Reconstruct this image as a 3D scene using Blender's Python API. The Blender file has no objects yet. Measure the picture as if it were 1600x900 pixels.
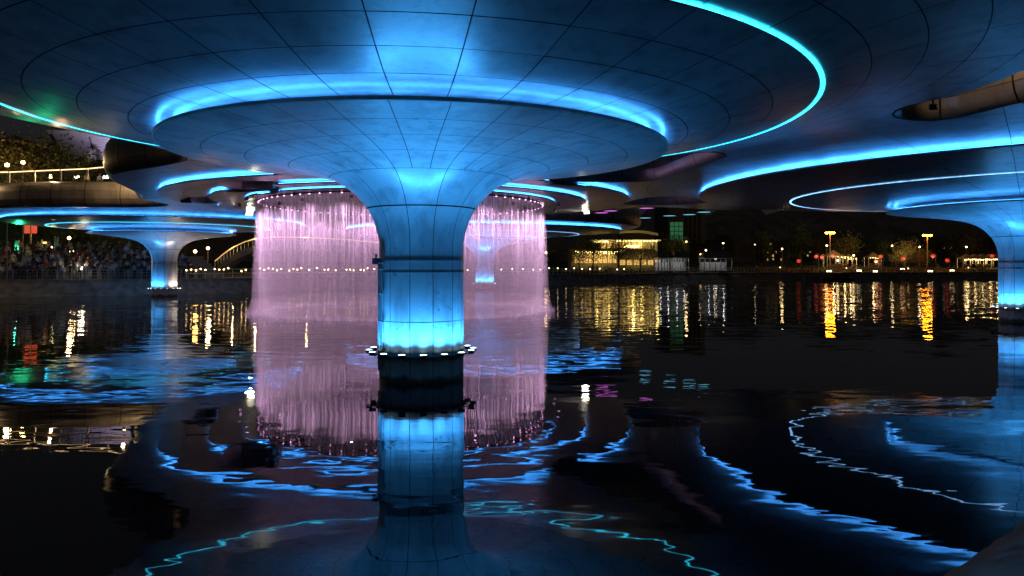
import bpy, bmesh, math, random
import numpy as np
from mathutils import Vector, Matrix

SC = bpy.context.scene
COL = SC.collection
PI = math.pi
rad = math.radians
rng = random.Random(7)
nrng = np.random.default_rng(7)

# ------------------------------------------------------------------ camera, world, exposure
HC = 3.32                                     # eye height above the water
cam_d = bpy.data.cameras.new('camera')
cam = bpy.data.objects.new('camera', cam_d); COL.objects.link(cam)
cam.location = (0, 0, HC); cam.rotation_euler = (PI / 2, 0, 0)
cam_d.sensor_width = 36; cam_d.lens = 1110 / 1600 * 36
cam_d.shift_y = -36 / 1600
cam_d.clip_start = 0.1; cam_d.clip_end = 3000
SC.camera = cam
SC.view_settings.view_transform = 'Standard'; SC.view_settings.look = 'None'
SC.view_settings.exposure = 0.8; SC.view_settings.gamma = 1

W = bpy.data.worlds.new('World'); SC.world = W; W.use_nodes = True
wn = W.node_tree
bg = wn.nodes['Background']
bg.inputs['Color'].default_value = (0.0068, 0.0068, 0.0078, 1)     # night sky over a lit city
bg.inputs['Strength'].default_value = 1.0

SC.cycles.use_denoising = True
SC.cycles.max_bounces = 7; SC.cycles.diffuse_bounces = 3; SC.cycles.glossy_bounces = 4
SC.cycles.transmission_bounces = 3; SC.cycles.transparent_max_bounces = 40; SC.cycles.volume_bounces = 0
SC.cycles.sample_clamp_indirect = 3.0
SC.cycles.caustics_reflective = False; SC.cycles.caustics_refractive = False
SC.cycles.use_light_tree = True

# colours of the lamps
BLUE = (0.05, 0.34, 1.0)
CYAN = (0.03, 0.62, 0.95)
PINK = (0.98, 0.54, 0.93)
WARM = (1.0, 0.66, 0.30)
ORANGE = (1.0, 0.42, 0.05)

def at(px, d):
    """x of a photograph column at distance d"""
    return (px - 800) / 1110 * d
def zat(py, d):
    return HC + (414 - py) / 1110 * d

# ------------------------------------------------------------------ materials
MATS = {}
def base_mat(name):
    m = bpy.data.materials.new(name); m.use_nodes = True
    MATS[name] = m
    return m, m.node_tree, m.node_tree.nodes['Principled BSDF']

def node(nt, t, **kw):
    n = nt.nodes.new(t)
    for k, v in kw.items():
        setattr(n, k, v)
    return n

def ramp(nt, src, stops, inter='LINEAR'):
    r = node(nt, 'ShaderNodeValToRGB'); r.color_ramp.interpolation = inter
    e = r.color_ramp.elements
    while len(e) > 1: e.remove(e[0])
    e[0].position = stops[0][0]; e[0].color = (*stops[0][1], 1)
    for p, c in stops[1:]:
        x = e.new(p); x.color = (*c, 1)
    nt.links.new(src, r.inputs[0])
    return r.outputs[0]

def pos_noise(nt, scale, detail=4, vec=(1, 1, 1), rough=0.55, dist=0.0, obj=False):
    if obj:
        tc = node(nt, 'ShaderNodeTexCoord'); src = tc.outputs['Object']
    else:
        g = node(nt, 'ShaderNodeNewGeometry'); src = g.outputs['Position']
    mp = node(nt, 'ShaderNodeMapping'); mp.inputs['Scale'].default_value = vec
    nt.links.new(src, mp.inputs[0])
    n = node(nt, 'ShaderNodeTexNoise')
    n.inputs['Scale'].default_value = scale; n.inputs['Detail'].default_value = detail
    n.inputs['Roughness'].default_value = rough; n.inputs['Distortion'].default_value = dist
    nt.links.new(mp.outputs[0], n.inputs['Vector'])
    return n.outputs['Fac']

def mixc(nt, fac, a, b, mode='MIX'):
    m = node(nt, 'ShaderNodeMix', data_type='RGBA', blend_type=mode)
    for i, v in ((0, fac), (6, a), (7, b)):
        if isinstance(v, (tuple, list)): m.inputs[i].default_value = (*v, 1) if len(v) == 3 else v
        elif isinstance(v, (int, float)): m.inputs[i].default_value = v
        else: nt.links.new(v, m.inputs[i])
    return m.outputs[2]

def bump(nt, b, h, strength, dist):
    bn = node(nt, 'ShaderNodeBump')
    bn.inputs['Strength'].default_value = strength; bn.inputs['Distance'].default_value = dist
    nt.links.new(h, bn.inputs['Height']); nt.links.new(bn.outputs[0], b.inputs['Normal'])

def simple(name, col, rough=0.6, metal=0.0, var=0.25, scale=6.0, bumpd=0.0):
    m, nt, b = base_mat(name)
    n = pos_noise(nt, scale, 5)
    lo = tuple(c * (1 - var) for c in col); hi = tuple(min(1, c * (1 + var)) for c in col)
    nt.links.new(ramp(nt, n, [(0.3, lo), (0.7, hi)]), b.inputs['Base Color'])
    b.inputs['Roughness'].default_value = rough; b.inputs['Metallic'].default_value = metal
    if bumpd: bump(nt, b, n, 0.6, bumpd)
    return m

def glow(name, col, strength):
    m, nt, b = base_mat(name)
    b.inputs['Base Color'].default_value = (*[min(1, 0.3 + c * .5) for c in col], 1)
    b.inputs['Emission Color'].default_value = (*col, 1)
    b.inputs['Emission Strength'].default_value = strength
    return m

def painted_metal(name, col, rough, metal, dirt=0.5, wav=0.02, wscale=0.5, coat=0.0):
    """painted aluminium cladding: faint oil-canning, dust film, small dark specks"""
    m, nt, b = base_mat(name)
    big = pos_noise(nt, 0.35, 4)
    fine = pos_noise(nt, 5.0, 6, rough=0.7)
    c = ramp(nt, big, [(0.3, tuple(x * 0.80 for x in col)), (0.7, tuple(x * 1.12 for x in col))])
    oi = node(nt, 'ShaderNodeObjectInfo'); tone = ramp(nt, oi.outputs['Random'], [(0, (.84,) * 3), (1, (1.0,) * 3)])
    c = mixc(nt, 1.0, c, tone, 'MULTIPLY')
    st = pos_noise(nt, 1.6, 5, (1, 1, .25), .65)
    c = mixc(nt, 1.0, c, ramp(nt, st, [(0.36, (.68,) * 3), (0.52, (1.0,) * 3)]), 'MULTIPLY')
    speck = ramp(nt, fine, [(0.60, (0, 0, 0)), (0.66, (1, 1, 1))])
    patch = ramp(nt, pos_noise(nt, 0.8, 3), [(0.46, (0, 0, 0)), (0.58, (1, 1, 1))])
    mul = node(nt, 'ShaderNodeMath', operation='MULTIPLY')
    nt.links.new(speck, mul.inputs[0]); nt.links.new(patch, mul.inputs[1])
    mul2 = node(nt, 'ShaderNodeMath', operation='MULTIPLY'); mul2.inputs[1].default_value = dirt
    nt.links.new(mul.outputs[0], mul2.inputs[0])
    nt.links.new(mixc(nt, mul2.outputs[0], c, tuple(x * 0.18 for x in col)), b.inputs['Base Color'])
    rr = node(nt, 'ShaderNodeMapRange'); rr.inputs['To Min'].default_value = rough - .06; rr.inputs['To Max'].default_value = rough + .08
    nt.links.new(fine, rr.inputs[0]); nt.links.new(rr.outputs[0], b.inputs['Roughness'])
    b.inputs['Metallic'].default_value = metal
    bump(nt, b, pos_noise(nt, wscale, 2), 1.0, wav)
    if coat:
        b.inputs['Coat Weight'].default_value = coat; b.inputs['Coat Roughness'].default_value = .27
        b.inputs['Coat IOR'].default_value = 1.5
    return m

M_PANEL = painted_metal('painted_ceiling_panel', (0.47, 0.47, 0.49), 0.38, 0.12, 0.3, 0.03, 0.55, .75)
M_FLARE = painted_metal('painted_column_panel', (0.42, 0.43, 0.45), 0.42, 0.1, 0.8, 0.01, 0.6, 0.3)
M_FASCIA = painted_metal('bronze_fascia_panel', (0.30, 0.27, 0.26), 0.38, 0.3, 0.3, 0.015, 0.7, .5)
M_BACK = simple('dark_joint_backing', (0.012, 0.012, 0.014), 0.8)
M_LIP = painted_metal('lip_trim', (0.62, 0.63, 0.66), 0.4, 0.1, 0.3)
M_CONC = simple('wet_concrete', (0.20, 0.19, 0.18), 0.7, 0, 0.35, 3.0, 0.01)
M_DARKMETAL = simple('dark_metal', (0.05, 0.055, 0.06), 0.45, 0.6)
M_PIPE = simple('galvanised_pipe', (0.30, 0.32, 0.34), 0.35, 0.7)
M_COVE = glow('cove_led', BLUE, 30.0)
M_LED = glow('led_line', CYAN, 7.0)
M_LEDV = glow('led_line_lavender', (0.22, 0.52, 1.0), 5.0)
def led_noise(m, lo, hi, scale):
    nt = m.node_tree; b = nt.nodes['Principled BSDF']; n = pos_noise(nt, scale, 3, rough=.8)
    r = node(nt, 'ShaderNodeMapRange'); r.inputs['From Min'].default_value = .3; r.inputs['From Max'].default_value = .7
    r.inputs['To Min'].default_value = lo; r.inputs['To Max'].default_value = hi
    nt.links.new(n, r.inputs[0]); nt.links.new(r.outputs[0], b.inputs['Emission Strength'])
led_noise(M_LED, .6, 4, 9.0); led_noise(M_LEDV, .5, 3, 5.0); led_noise(M_COVE, 8, 16, 1.2)
M_LENS = glow('uplight_lens', (0.55, 0.85, 1.0), 7.0)
M_LENSW = glow('uplight_lens_white', (1.0, 0.88, 0.68), 9.0)
M_PINK = glow('pink_nozzle_led', (1.0, 0.45, 0.9), 5.0)

# ------------------------------------------------------------------ object helpers
def mesh_obj(name, verts, faces, mat, parent=None, smooth=False, mats=None, fmat=None):
    me = bpy.data.meshes.new(name)
    me.from_pydata(verts, [], faces)
    if mats:
        for m in mats: me.materials.append(m)
        if fmat is not None: me.polygons.foreach_set('material_index', fmat)
    elif mat: me.materials.append(mat)
    if smooth: me.polygons.foreach_set('use_smooth', [True] * len(me.polygons))
    me.update()
    o = bpy.data.objects.new(name, me); COL.objects.link(o)
    if parent: o.parent = parent
    return o

def thing(name, label, cat, loc=(0, 0, 0), rotz=0, group=None):
    o = bpy.data.objects.new(name, None); COL.objects.link(o)
    o.empty_display_size = 0.3
    o.location = loc; o.rotation_euler = (0, 0, rotz)
    tag(o, label, cat, group)
    return o

def tag(o, label=None, cat=None, group=None, kind=None):
    if label: o['label'] = label
    if cat: o['category'] = cat
    if group: o['group'] = group
    if kind: o['kind'] = kind
    return o

def copy_tree(o, parent=None):
    c = o.copy(); COL.objects.link(c)
    if parent: c.parent = parent
    for ch in list(o.children): copy_tree(ch, c)
    return c

def nth(k):
    return str(k) + ('th' if 10 < k % 100 < 14 else {1: 'st', 2: 'nd', 3: 'rd'}.get(k % 10, 'th'))

class MB:
    """collects primitives into one mesh"""
    def __init__(s): s.v = []; s.f = []; s.m = []; s.mi = 0
    def add(s, vs, fs):
        n = len(s.v); s.v += [tuple(p) for p in vs]
        s.f += [tuple(i + n for i in f) for f in fs]; s.m += [s.mi] * len(fs)
    def box(s, x0, x1, y0, y1, z0, z1):
        s.add([(x0, y0, z0), (x1, y0, z0), (x1, y1, z0), (x0, y1, z0), (x0, y0, z1), (x1, y0, z1), (x1, y1, z1), (x0, y1, z1)],
              [(0, 3, 2, 1), (4, 5, 6, 7), (0, 1, 5, 4), (1, 2, 6, 5), (2, 3, 7, 6), (3, 0, 4, 7)])
    def tube(s, pts, r, n=8, r2=None, caps=True):
        pts = [Vector(p) for p in pts]; rings = []
        L = len(pts)
        for i, p in enumerate(pts):
            t = (pts[min(i + 1, L - 1)] - pts[max(i - 1, 0)]).normalized()
            a = t.orthogonal().normalized() if i == 0 else (a - t * a.dot(t)).normalized()
            b = t.cross(a)
            rr = r if r2 is None else r + (r2 - r) * i / max(1, L - 1)
            rings.append([p + (a * math.cos(2 * PI * k / n) + b * math.sin(2 * PI * k / n)) * rr for k in range(n)])
        vs = [q for rg in rings for q in rg]
        fs = [(i * n + k, i * n + (k + 1) % n, (i + 1) * n + (k + 1) % n, (i + 1) * n + k) for i in range(L - 1) for k in range(n)]
        if caps: fs += [tuple(range(n - 1, -1, -1)), tuple((L - 1) * n + k for k in range(n))]
        s.add(vs, fs)
    def lathe(s, prof, n=24, c=(0, 0, 0), caps=False):
        vs = [(c[0] + r * math.cos(2 * PI * k / n), c[1] + r * math.sin(2 * PI * k / n), c[2] + z) for r, z in prof for k in range(n)]
        fs = [(i * n + k, i * n + (k + 1) % n, (i + 1) * n + (k + 1) % n, (i + 1) * n + k) for i in range(len(prof) - 1) for k in range(n)]
        if caps: fs += [tuple(range(n - 1, -1, -1)), tuple((len(prof) - 1) * n + k for k in range(n))]
        s.add(vs, fs)
    def xf(s, mat, n0=0):
        s.v[n0:] = [tuple(mat @ Vector(p)) for p in s.v[n0:]]
    def build(s, name, mat=None, parent=None, smooth=False, mats=None):
        return mesh_obj(name, s.v, s.f, mat, parent, smooth, mats, s.m if mats else None)

def spot(name, loc, direction, col, power, size, blend, parent=None, radius=0.06):
    d = bpy.data.lights.new(name, 'SPOT'); d.color = col; d.energy = power
    d.spot_size = rad(size); d.spot_blend = blend; d.shadow_soft_size = radius
    o = bpy.data.objects.new(name, d); COL.objects.link(o)
    o.location = loc; o.rotation_mode = 'QUATERNION'
    o.rotation_quaternion = Vector(direction).to_track_quat('-Z', 'Y')
    if parent: o.parent = parent
    return o

def point(name, loc, col, power, radius=0.15, parent=None):
    d = bpy.data.lights.new(name, 'POINT'); d.color = col; d.energy = power; d.shadow_soft_size = radius
    o = bpy.data.objects.new(name, d); COL.objects.link(o); o.location = loc
    if parent: o.parent = parent
    return o

# ------------------------------------------------------------------ plan of the bridge deck
_TAB = {}
def table(r, pts):
    k = id(pts)
    if k not in _TAB:
        xs, ys = zip(*pts)
        u = np.arange(-4, 60, .05); v = np.interp(u, xs, ys)
        w = np.exp(-.5 * (np.arange(-50, 51) * .05 / .75) ** 2); w /= w.sum()
        _TAB[k] = (u[50:-50], np.convolve(v, w, 'valid'))
    return np.interp(r, *_TAB[k])
G_A = [(0, 6.78), (6, 6.79), (7.6, 6.88), (8.7, 7.11), (9.74, 7.36), (10.85, 7.58), (11.9, 7.82), (12.95, 8.03), (14, 8.15), (17, 8.22), (30, 8.3)]
G_L = [(0, 6.9), (6, 6.92), (7.6, 6.96), (10.5, 7.2), (14.3, 7.75), (15, 7.95), (18, 8.1), (30, 8.25)]
G_R = [(0, 6.9), (6, 6.90), (7.6, 6.96), (12.7, 7.4), (18.3, 8.05), (19, 8.12), (25, 8.22), (40, 8.3)]
G_W = [(0, 7.95), (11, 7.98), (13.2, 8.05), (16.2, 8.15), (20, 8.22), (40, 8.3)]
MODS = [  # name, centre, outline radius, heights, LED radius, cove radii, ring joints, sectors
    dict(n='main', c=(-2.67, 21.0), R=16.6, g=G_A, led=10.85, coves=[], rings=[5.6, 7.64, 8.7, 9.74, 10.85, 11.87, 12.93, 13.98, 15.05, 16.1, 17.2, 18.5, 20], ns=36, ph=rad(-8)),
    dict(n='right', c=(29.9, 41.5), R=24.5, g=G_R, led=12.7, coves=[18.3], rings=[5.6, 7.6, 9.3, 11.0, 12.7, 14.5, 16.4, 18.3, 19.9, 21.6, 23.3, 25.0, 27, 29], ns=36, ph=rad(3)),
    dict(n='left', c=(-36.7, 75.0), R=17.0, g=G_L, led=10.5, coves=[14.3], rings=[5.6, 7.4, 8.9, 10.5, 12.4, 14.3, 16, 18, 20, 22], ns=24, ph=rad(5)),
    dict(n='far', c=(-3.7, 96.0), R=20.5, g=G_R, led=12.7, coves=[18.3], rings=[5.6, 7.6, 9.3, 11.0, 12.7, 14.5, 16.4, 18.3, 20, 22, 24], ns=24, ph=0.0),
    dict(n='fountain', c=(-7.85, 52.0), R=19.5, g=G_W, led=None, coves=[11.0, 13.2, 16.2], rings=[0.05, 3.5, 7.5, 11.0, 13.2, 14.7, 16.2, 18, 20, 22, 24], ns=36, ph=0.0),
]
CX = np.array([m['c'][0] for m in MODS]); CY = np.array([m['c'][1] for m in MODS]); RR = np.array([m['R'] for m in MODS])

def chaikin(p, it=2):
    for _ in range(it):
        q = []
        for i in range(len(p)):
            a, b = p[i], p[(i + 1) % len(p)]
            q += [(a[0] * .75 + b[0] * .25, a[1] * .75 + b[1] * .25), (a[0] * .25 + b[0] * .75, a[1] * .25 + b[1] * .75)]
        p = q
    return np.array(p)
VOIDS = [chaikin(p) for p in (
    # openings that are closed all round
    [(2.0, 39.6), (4.05, 37.4), (5.8, 33.2), (6.7, 31.4), (8.2, 30.2), (9.7, 31.2), (9.5, 33.4), (8.9, 36.9), (8.5, 40.6), (7.4, 42.0), (4.4, 41.4), (2.2, 40.8)],
    [(8.7, 55.8), (9.3, 52.0), (10.2, 50.4), (11.7, 50.0), (12.8, 50.2), (15.3, 54.9), (14.8, 56.2), (13.3, 57.7), (11.4, 58.3), (10.0, 58.0), (8.9, 57.0)],
    [(12.1, 22.8), (11.9, 21.6), (12.7, 20.6), (12.9, 19.2), (12.8, 17.6), (12.4, 15.5), (12.8, 12.6), (15, 11.6), (17.2, 15), (17.0, 18.6), (15.3, 21.4), (15.0, 23.1), (14.5, 24.1), (13.8, 24.2), (12.8, 23.7)],
    [(-22.6, 48.6), (-20.9, 48.9), (-21.6, 52.0), (-22.6, 55.2), (-24.3, 56.6), (-24.6, 55), (-23.9, 52.3)],
    [(-16.4, 39.7), (-13.0, 39.7), (-13.8, 42), (-14.7, 44.5), (-17.3, 44.2), (-17.5, 42)],
    # bay on the near left side
    [(-70, 5), (-17.5, 10), (-16.7, 15), (-16.4, 22.6), (-15.8, 24.7), (-15.2, 26.2), (-14.7, 28), (-14.5, 31), (-14.9, 33), (-16.3, 34.4), (-18.3, 35.9), (-21.2, 37.8), (-22.7, 40.0), (-24.0, 43.9), (-25.3, 48.2), (-26.4, 51.3), (-28.2, 52.6), (-32.4, 55.2), (-41.6, 57.7), (-52, 58), (-70, 62), (-90, 40)],
    # beyond the deck on the far right side
    [(90, 56), (60, 57), (38, 58.2), (32, 59), (26, 61), (21.2, 62.4), (17.7, 68.5), (14.8, 76.5), (14.9, 82), (16.6, 90), (15.5, 102), (11.5, 112), (20, 130), (90, 130)],
)]

def poly_sdf(P, x, y):
    d = np.full(x.shape, 1e9); inside = np.zeros(x.shape, bool)
    for i in range(len(P)):
        ax, ay = P[i]; bx, by = P[(i + 1) % len(P)]
        ex, ey = bx - ax, by - ay
        t = np.clip(((x - ax) * ex + (y - ay) * ey) / (ex * ex + ey * ey), 0, 1)
        d = np.minimum(d, (x - ax - t * ex) ** 2 + (y - ay - t * ey) ** 2)
        c = ((ay > y) != (by > y))
        with np.errstate(divide='ignore', invalid='ignore'):
            xi = ex * (y - ay) / (ey if abs(ey) > 1e-12 else 1e-12) + ax
        inside ^= c & (x < xi)
    d = np.sqrt(d)
    return np.where(inside, -d, d)

def own(x, y):
    return np.stack([np.hypot(x - CX[i], y - CY[i]) - RR[i] for i in range(len(MODS))])

def S_fun(x, y):
    x = np.asarray(x, float); y = np.asarray(y, float)
    k = 2.6
    q = own(x, y)
    mn = q.min(0)
    s = mn - k * np.log(np.exp(-(q - mn) / k).sum(0))
    for P in VOIDS: s = np.maximum(s, -poly_sdf(P, x, y))
    return s

def C_fun(i, x, y):
    q = own(x, y); o = q[i].copy(); q[i] = 1e9
    return o - q.min(0)

def Z_fun(x, y):
    x = np.asarray(x, float); y = np.asarray(y, float)
    q = own(x, y); mn = q.min(0)
    w = np.exp(-np.clip((q - mn) / 1.6, 0, 40)); z = 0
    for i, m in enumerate(MODS):
        z = z + w[i] * table(np.hypot(x - CX[i], y - CY[i]), m['g'])
    return z / w.sum(0)

def drop(m, r, inner):
    """how far the ceiling inside a cove hangs below the ceiling outside it"""
    for rc in m['coves']:
        if inner <= rc + .01:
            d = 0.24 * np.clip((r - (rc - 3.0)) / 2.6, 0, 1)
            if m['n'] == 'fountain' and rc == 11.0: d = 0.24
            return d
    return 0.0

# cached fields on a lattice for speed
GX0, GX1, GY0, GY1, GS = -62.0, 62.0, 3.0, 122.0, 0.25
gx = np.arange(GX0, GX1 + GS, GS); gy = np.arange(GY0, GY1 + GS, GS)
GXX, GYY = np.meshgrid(gx, gy, indexing='ij')
S_GRID = S_fun(GXX, GYY)
def lat(F, x, y):
    u = np.clip((x - GX0) / GS, 0, len(gx) - 1.001); v = np.clip((y - GY0) / GS, 0, len(gy) - 1.001)
    i = u.astype(int); j = v.astype(int); a = u - i; b = v - j
    return F[i, j] * (1 - a) * (1 - b) + F[i + 1, j] * a * (1 - b) + F[i, j + 1] * (1 - a) * b + F[i + 1, j + 1] * a * b
def S_at(x, y):
    s = lat(S_GRID, x, y)
    out = (x < GX0) | (x > GX1) | (y < GY0) | (y > GY1)
    return np.where(out, 5.0, s)

def clip_poly(pts, vals):
    """keep the part of a polygon where vals < 0"""
    out = []; n = len(pts)
    for i in range(n):
        p, q, a, b = pts[i], pts[(i + 1) % n], vals[i], vals[(i + 1) % n]
        if a < 0: out.append(p)
        if (a < 0) != (b < 0):
            t = a / (a - b)
            out.append(tuple(p[k] + (q[k] - p[k]) * t for k in range(len(p))))
    return out

def polar_patch(mi, t0, t1, r0, r1, step=0.42, below=0.0):
    """ceiling faces of one panel, cut at the deck outline, the openings and the neighbouring ceiling"""
    m = MODS[mi]; cx, cy = m['c']
    nt_ = max(2, int(math.ceil((t1 - t0) * (r0 + r1) / 2 / step))); nr = max(1, int(math.ceil((r1 - r0) / step)))
    T, R = np.meshgrid(np.linspace(t0, t1, nt_ + 1), np.linspace(r0, r1, nr + 1), indexing='ij')
    X = cx + R * np.cos(T); Y = cy + R * np.sin(T)
    S = S_at(X, Y)
    if S.min() > 0: return None
    C = C_fun(mi, X, Y)
    if C.min() > 0: return None
    mx = np.maximum(S, C)
    Z = Z_fun(X, Y) - drop(m, R, r1) + below
    verts = []; faces = []; key = {}
    def vid(p):
        k = (round(p[0], 3), round(p[1], 3))
        if k not in key: key[k] = len(verts); verts.append((float(p[0]), float(p[1]), float(p[2])))
        return key[k]
    for i in range(nt_):
        for j in range(nr):
            idx = [(i, j), (i, j + 1), (i + 1, j + 1), (i + 1, j)]
            P = [(X[a], Y[a], Z[a], S[a], C[a]) for a in idx]
            if max(mx[a] for a in idx) >= 0:
                P = clip_poly(P, [p[3] for p in P])
                if len(P) >= 3: P = clip_poly(P, [p[4] for p in P])
                if len(P) < 3: continue
            ids = []
            for p in P:
                v = vid(p)
                if v not in ids: ids.append(v)
            if len(ids) >= 3: faces.append(tuple(ids))
    return (verts, faces) if faces else None

def project_area(vs):
    xs = []; ys = []
    for x, y, z in vs:
        if y < 0.5: continue
        u = 800 + 1110 * x / y; v = 414 - 1110 * (z - HC) / y
        xs.append(min(max(u, 0), 1600)); ys.append(min(max(v, 0), 900))
    if len(xs) < 3: return 0
    return (max(xs) - min(xs)) * (max(ys) - min(ys))

deck = thing('bridge_deck', 'undulating bridge deck with panelled underside, round blue light coves and teardrop openings', 'bridge', (-2.67, 21.0, 0))
def dloc(vs):          # deck parts are stored relative to the deck's base point
    return [(x + 2.67, y - 21.0, z) for x, y, z in vs]

patches = []
back = MB()
for mi, m in enumerate(MODS):
    rs = m['rings']; far_mod = m['n'] in ('far', 'left', 'fountain')
    gap = 0.012 if m['n'] == 'main' else (0.013 if m['n'] == 'right' else 0.016)
    for k in range(len(rs) - 1):
        r0, r1 = rs[k], rs[k + 1]
        r0x = r0 - 0.95 if r0 in m['coves'] else r0      # runs in behind the cove lip
        ns = m['ns'] if r1 > 4 else 12
        for s in range(ns):
            t0 = m['ph'] + 2 * PI * s / ns; t1 = t0 + 2 * PI / ns
            rm = (r0 + r1) / 2
            q = polar_patch(mi, t0 + gap / rm, t1 - gap / rm, r0x + (gap if r0x == r0 else 0), r1 - gap, 0.42 if not far_mod else 0.6)
            if q: patches.append((project_area(q[0]), m['n'], q))
        q_n = 12
        for s in range(q_n):
            t0 = m['ph'] + 2 * PI * s / q_n
            q = polar_patch(mi, t0, t0 + 2 * PI / q_n, r0x, r1, 0.6, 0.035)
            if q: back.add(*q)
patches.sort(key=lambda p: -p[0])
def surf_normals(vs, jit):
    v = np.array(vs); e = .05
    if jit:
        tx, ty, tz = nrng.normal(0, .0035), nrng.normal(0, .0035), nrng.normal(0, .0015)
        c = v.mean(0); v = v.copy(); v[:, 2] += tz + tx * .25 * (v[:, 0] - c[0]) + ty * .25 * (v[:, 1] - c[1])
    else: tx = ty = 0
    dx = (Z_fun(v[:, 0] + e, v[:, 1]) - Z_fun(v[:, 0] - e, v[:, 1])) / (2 * e) + tx
    dy = (Z_fun(v[:, 0], v[:, 1] + e) - Z_fun(v[:, 0], v[:, 1] - e)) / (2 * e) + ty
    N = np.c_[-dx, -dy, np.ones(len(v))]; N /= np.linalg.norm(N, axis=1)[:, None]
    return [tuple(map(float, p)) for p in v], [tuple(map(float, p)) for p in N]
for a, n_, (vs, fs) in patches[:296]:
    vs, N = surf_normals(vs, True)
    o = mesh_obj('panel', dloc(vs), fs, M_PANEL, deck, True); o.data.normals_split_custom_set_from_vertices(N)
rest = MB(); RN = []
for a, n_, (vs, fs) in patches[296:]:
    vs, N = surf_normals(vs, True); RN += N; rest.add(vs, fs)
rest.v = dloc(rest.v)
o = rest.build('panel', M_PANEL, deck, True); o['kind'] = 'stuff'; o.data.normals_split_custom_set_from_vertices(RN)
back.v = dloc(back.v); back.build('joint_backing', M_BACK, deck)

# cove lips, cove lights and LED lines that follow circles, broken at openings and neighbours
def arcs(mi, r, n=180):
    m = MODS[mi]; t = np.linspace(0, 2 * PI, n + 1)
    x = m['c'][0] + r * np.cos(t); y = m['c'][1] + r * np.sin(t)
    ok = (S_at(x, y) < -0.05) & (C_fun(mi, x, y) < 0)
    return t, ok
def sweep_ring(mi, prof, name, mat, inner, n=180):
    """prof: (r, dz) pairs; dz from the inner ceiling's edge"""
    m = MODS[mi]; rc = prof[0][0]
    t, ok = arcs(mi, rc, n)
    b = MB(); P = len(prof)
    rows = []
    for a in t:
        row = []
        sh = (.2 - .2 * math.cos(a)) if (name == 'led_line' and m['n'] == 'main') else 0.0
        rc = prof[0][0] + sh
        x0 = m['c'][0] + rc * math.cos(a); y0 = m['c'][1] + rc * math.sin(a)
        zb = float(Z_fun(np.array(x0), np.array(y0))) - float(drop(m, rc, inner))
        for r, dz in prof:
            row.append((m['c'][0] + (r + sh) * math.cos(a), m['c'][1] + (r + sh) * math.sin(a), zb + dz))
        rows.append(row)
    vs = [p for row in rows for p in row]; fs = []
    for i in range(len(t) - 1):
        if ok[i] and ok[i + 1]:
            for j in range(P - 1):
                fs.append((i * P + j, i * P + j + 1, (i + 1) * P + j + 1, (i + 1) * P + j))
    if fs:
        used = sorted({i for f in fs for i in f}); mp = {u: k for k, u in enumerate(used)}
        b.add(dloc([vs[u] for u in used]), [tuple(mp[i] for i in f) for f in fs])
        return b.build(name, mat, deck, smooth=False)
for mi, m in enumerate(MODS):
    for rc in m['coves']:
        sweep_ring(mi, [(rc, 0.0), (rc + .015, .005), (rc + .015, .085), (rc - .02, .09), (rc - 1.0, .075)], 'cove_lip', M_LIP, rc)
        sweep_ring(mi, [(rc - .10, .115), (rc - .20, .115)], 'cove_light', M_COVE, rc); sweep_ring(mi, [(rc - .42, .145), (rc - .52, .15)], 'cove_light', M_COVE, rc)
    if m['led']:
        r = m['led']; w = .052 if m['n'] == 'main' else .055
        t_in = next((c for c in m['coves'] if c > r), 99)
        sweep_ring(mi, [(r - w, -.012), (r + w, -.008)], 'led_line', M_LED if m['n'] in ('main', 'left') else M_LEDV, min(t_in, r + 1) if t_in == 99 else t_in, 240)

# outline of the deck: rounded fascia swept along every edge
def contours():
    s = S_GRID; segs = {}
    def ed(i, j, k):                   # point on a lattice edge: k 0 along x, 1 along y
        a = s[i, j]; b = s[i + 1, j] if k == 0 else s[i, j + 1]
        t = a / (a - b)
        return (gx[i] + (GS * t if k == 0 else 0), gy[j] + (GS * t if k == 1 else 0))
    neg = s < 0
    mixed = neg[:-1, :-1].astype(int) + neg[1:, :-1] + neg[:-1, 1:] + neg[1:, 1:]
    link = {}
    pts = {}
    for i, j in np.argwhere((mixed > 0) & (mixed < 4)):
        es = []
        if neg[i, j] != neg[i + 1, j]: es.append((i, j, 0))
        if neg[i, j] != neg[i, j + 1]: es.append((i, j, 1))
        if neg[i + 1, j] != neg[i + 1, j + 1]: es.append((i + 1, j, 1))
        if neg[i, j + 1] != neg[i + 1, j + 1]: es.append((i, j + 1, 0))
        for a in range(0, len(es) - 1, 2):
            for e in (es[a], es[a + 1]):
                if e not in pts: pts[e] = ed(*e)
            link.setdefault(es[a], []).append(es[a + 1]); link.setdefault(es[a + 1], []).append(es[a])
    seen = set(); loops = []
    for st in sorted(link, key=lambda e: len(link[e])):
        if st in seen: continue
        path = [st]; seen.add(st); cur = st
        while True:
            nx = [e for e in link[cur] if e not in seen]
            if not nx: break
            cur = nx[0]; seen.add(cur); path.append(cur)
        closed = len(path) > 3 and path[0] in link[path[-1]]
        loops.append((np.array([pts[e] for e in path]), closed))
    return loops

def resample(p, step, closed):
    if closed: p = np.vstack([p, p[:1]])
    d = np.r_[0, np.cumsum(np.hypot(*np.diff(p, axis=0).T))]
    n = max(4, int(d[-1] / step)); u = np.linspace(0, d[-1], n + 1)
    q = np.c_[np.interp(u, d, p[:, 0]), np.interp(u, d, p[:, 1])]
    if closed:
        for _ in range(4):
            c = q[:-1]; c = (np.roll(c, 1, 0) + 2 * c + np.roll(c, -1, 0)) / 4; q = np.vstack([c, c[:1]])
    return q

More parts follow.
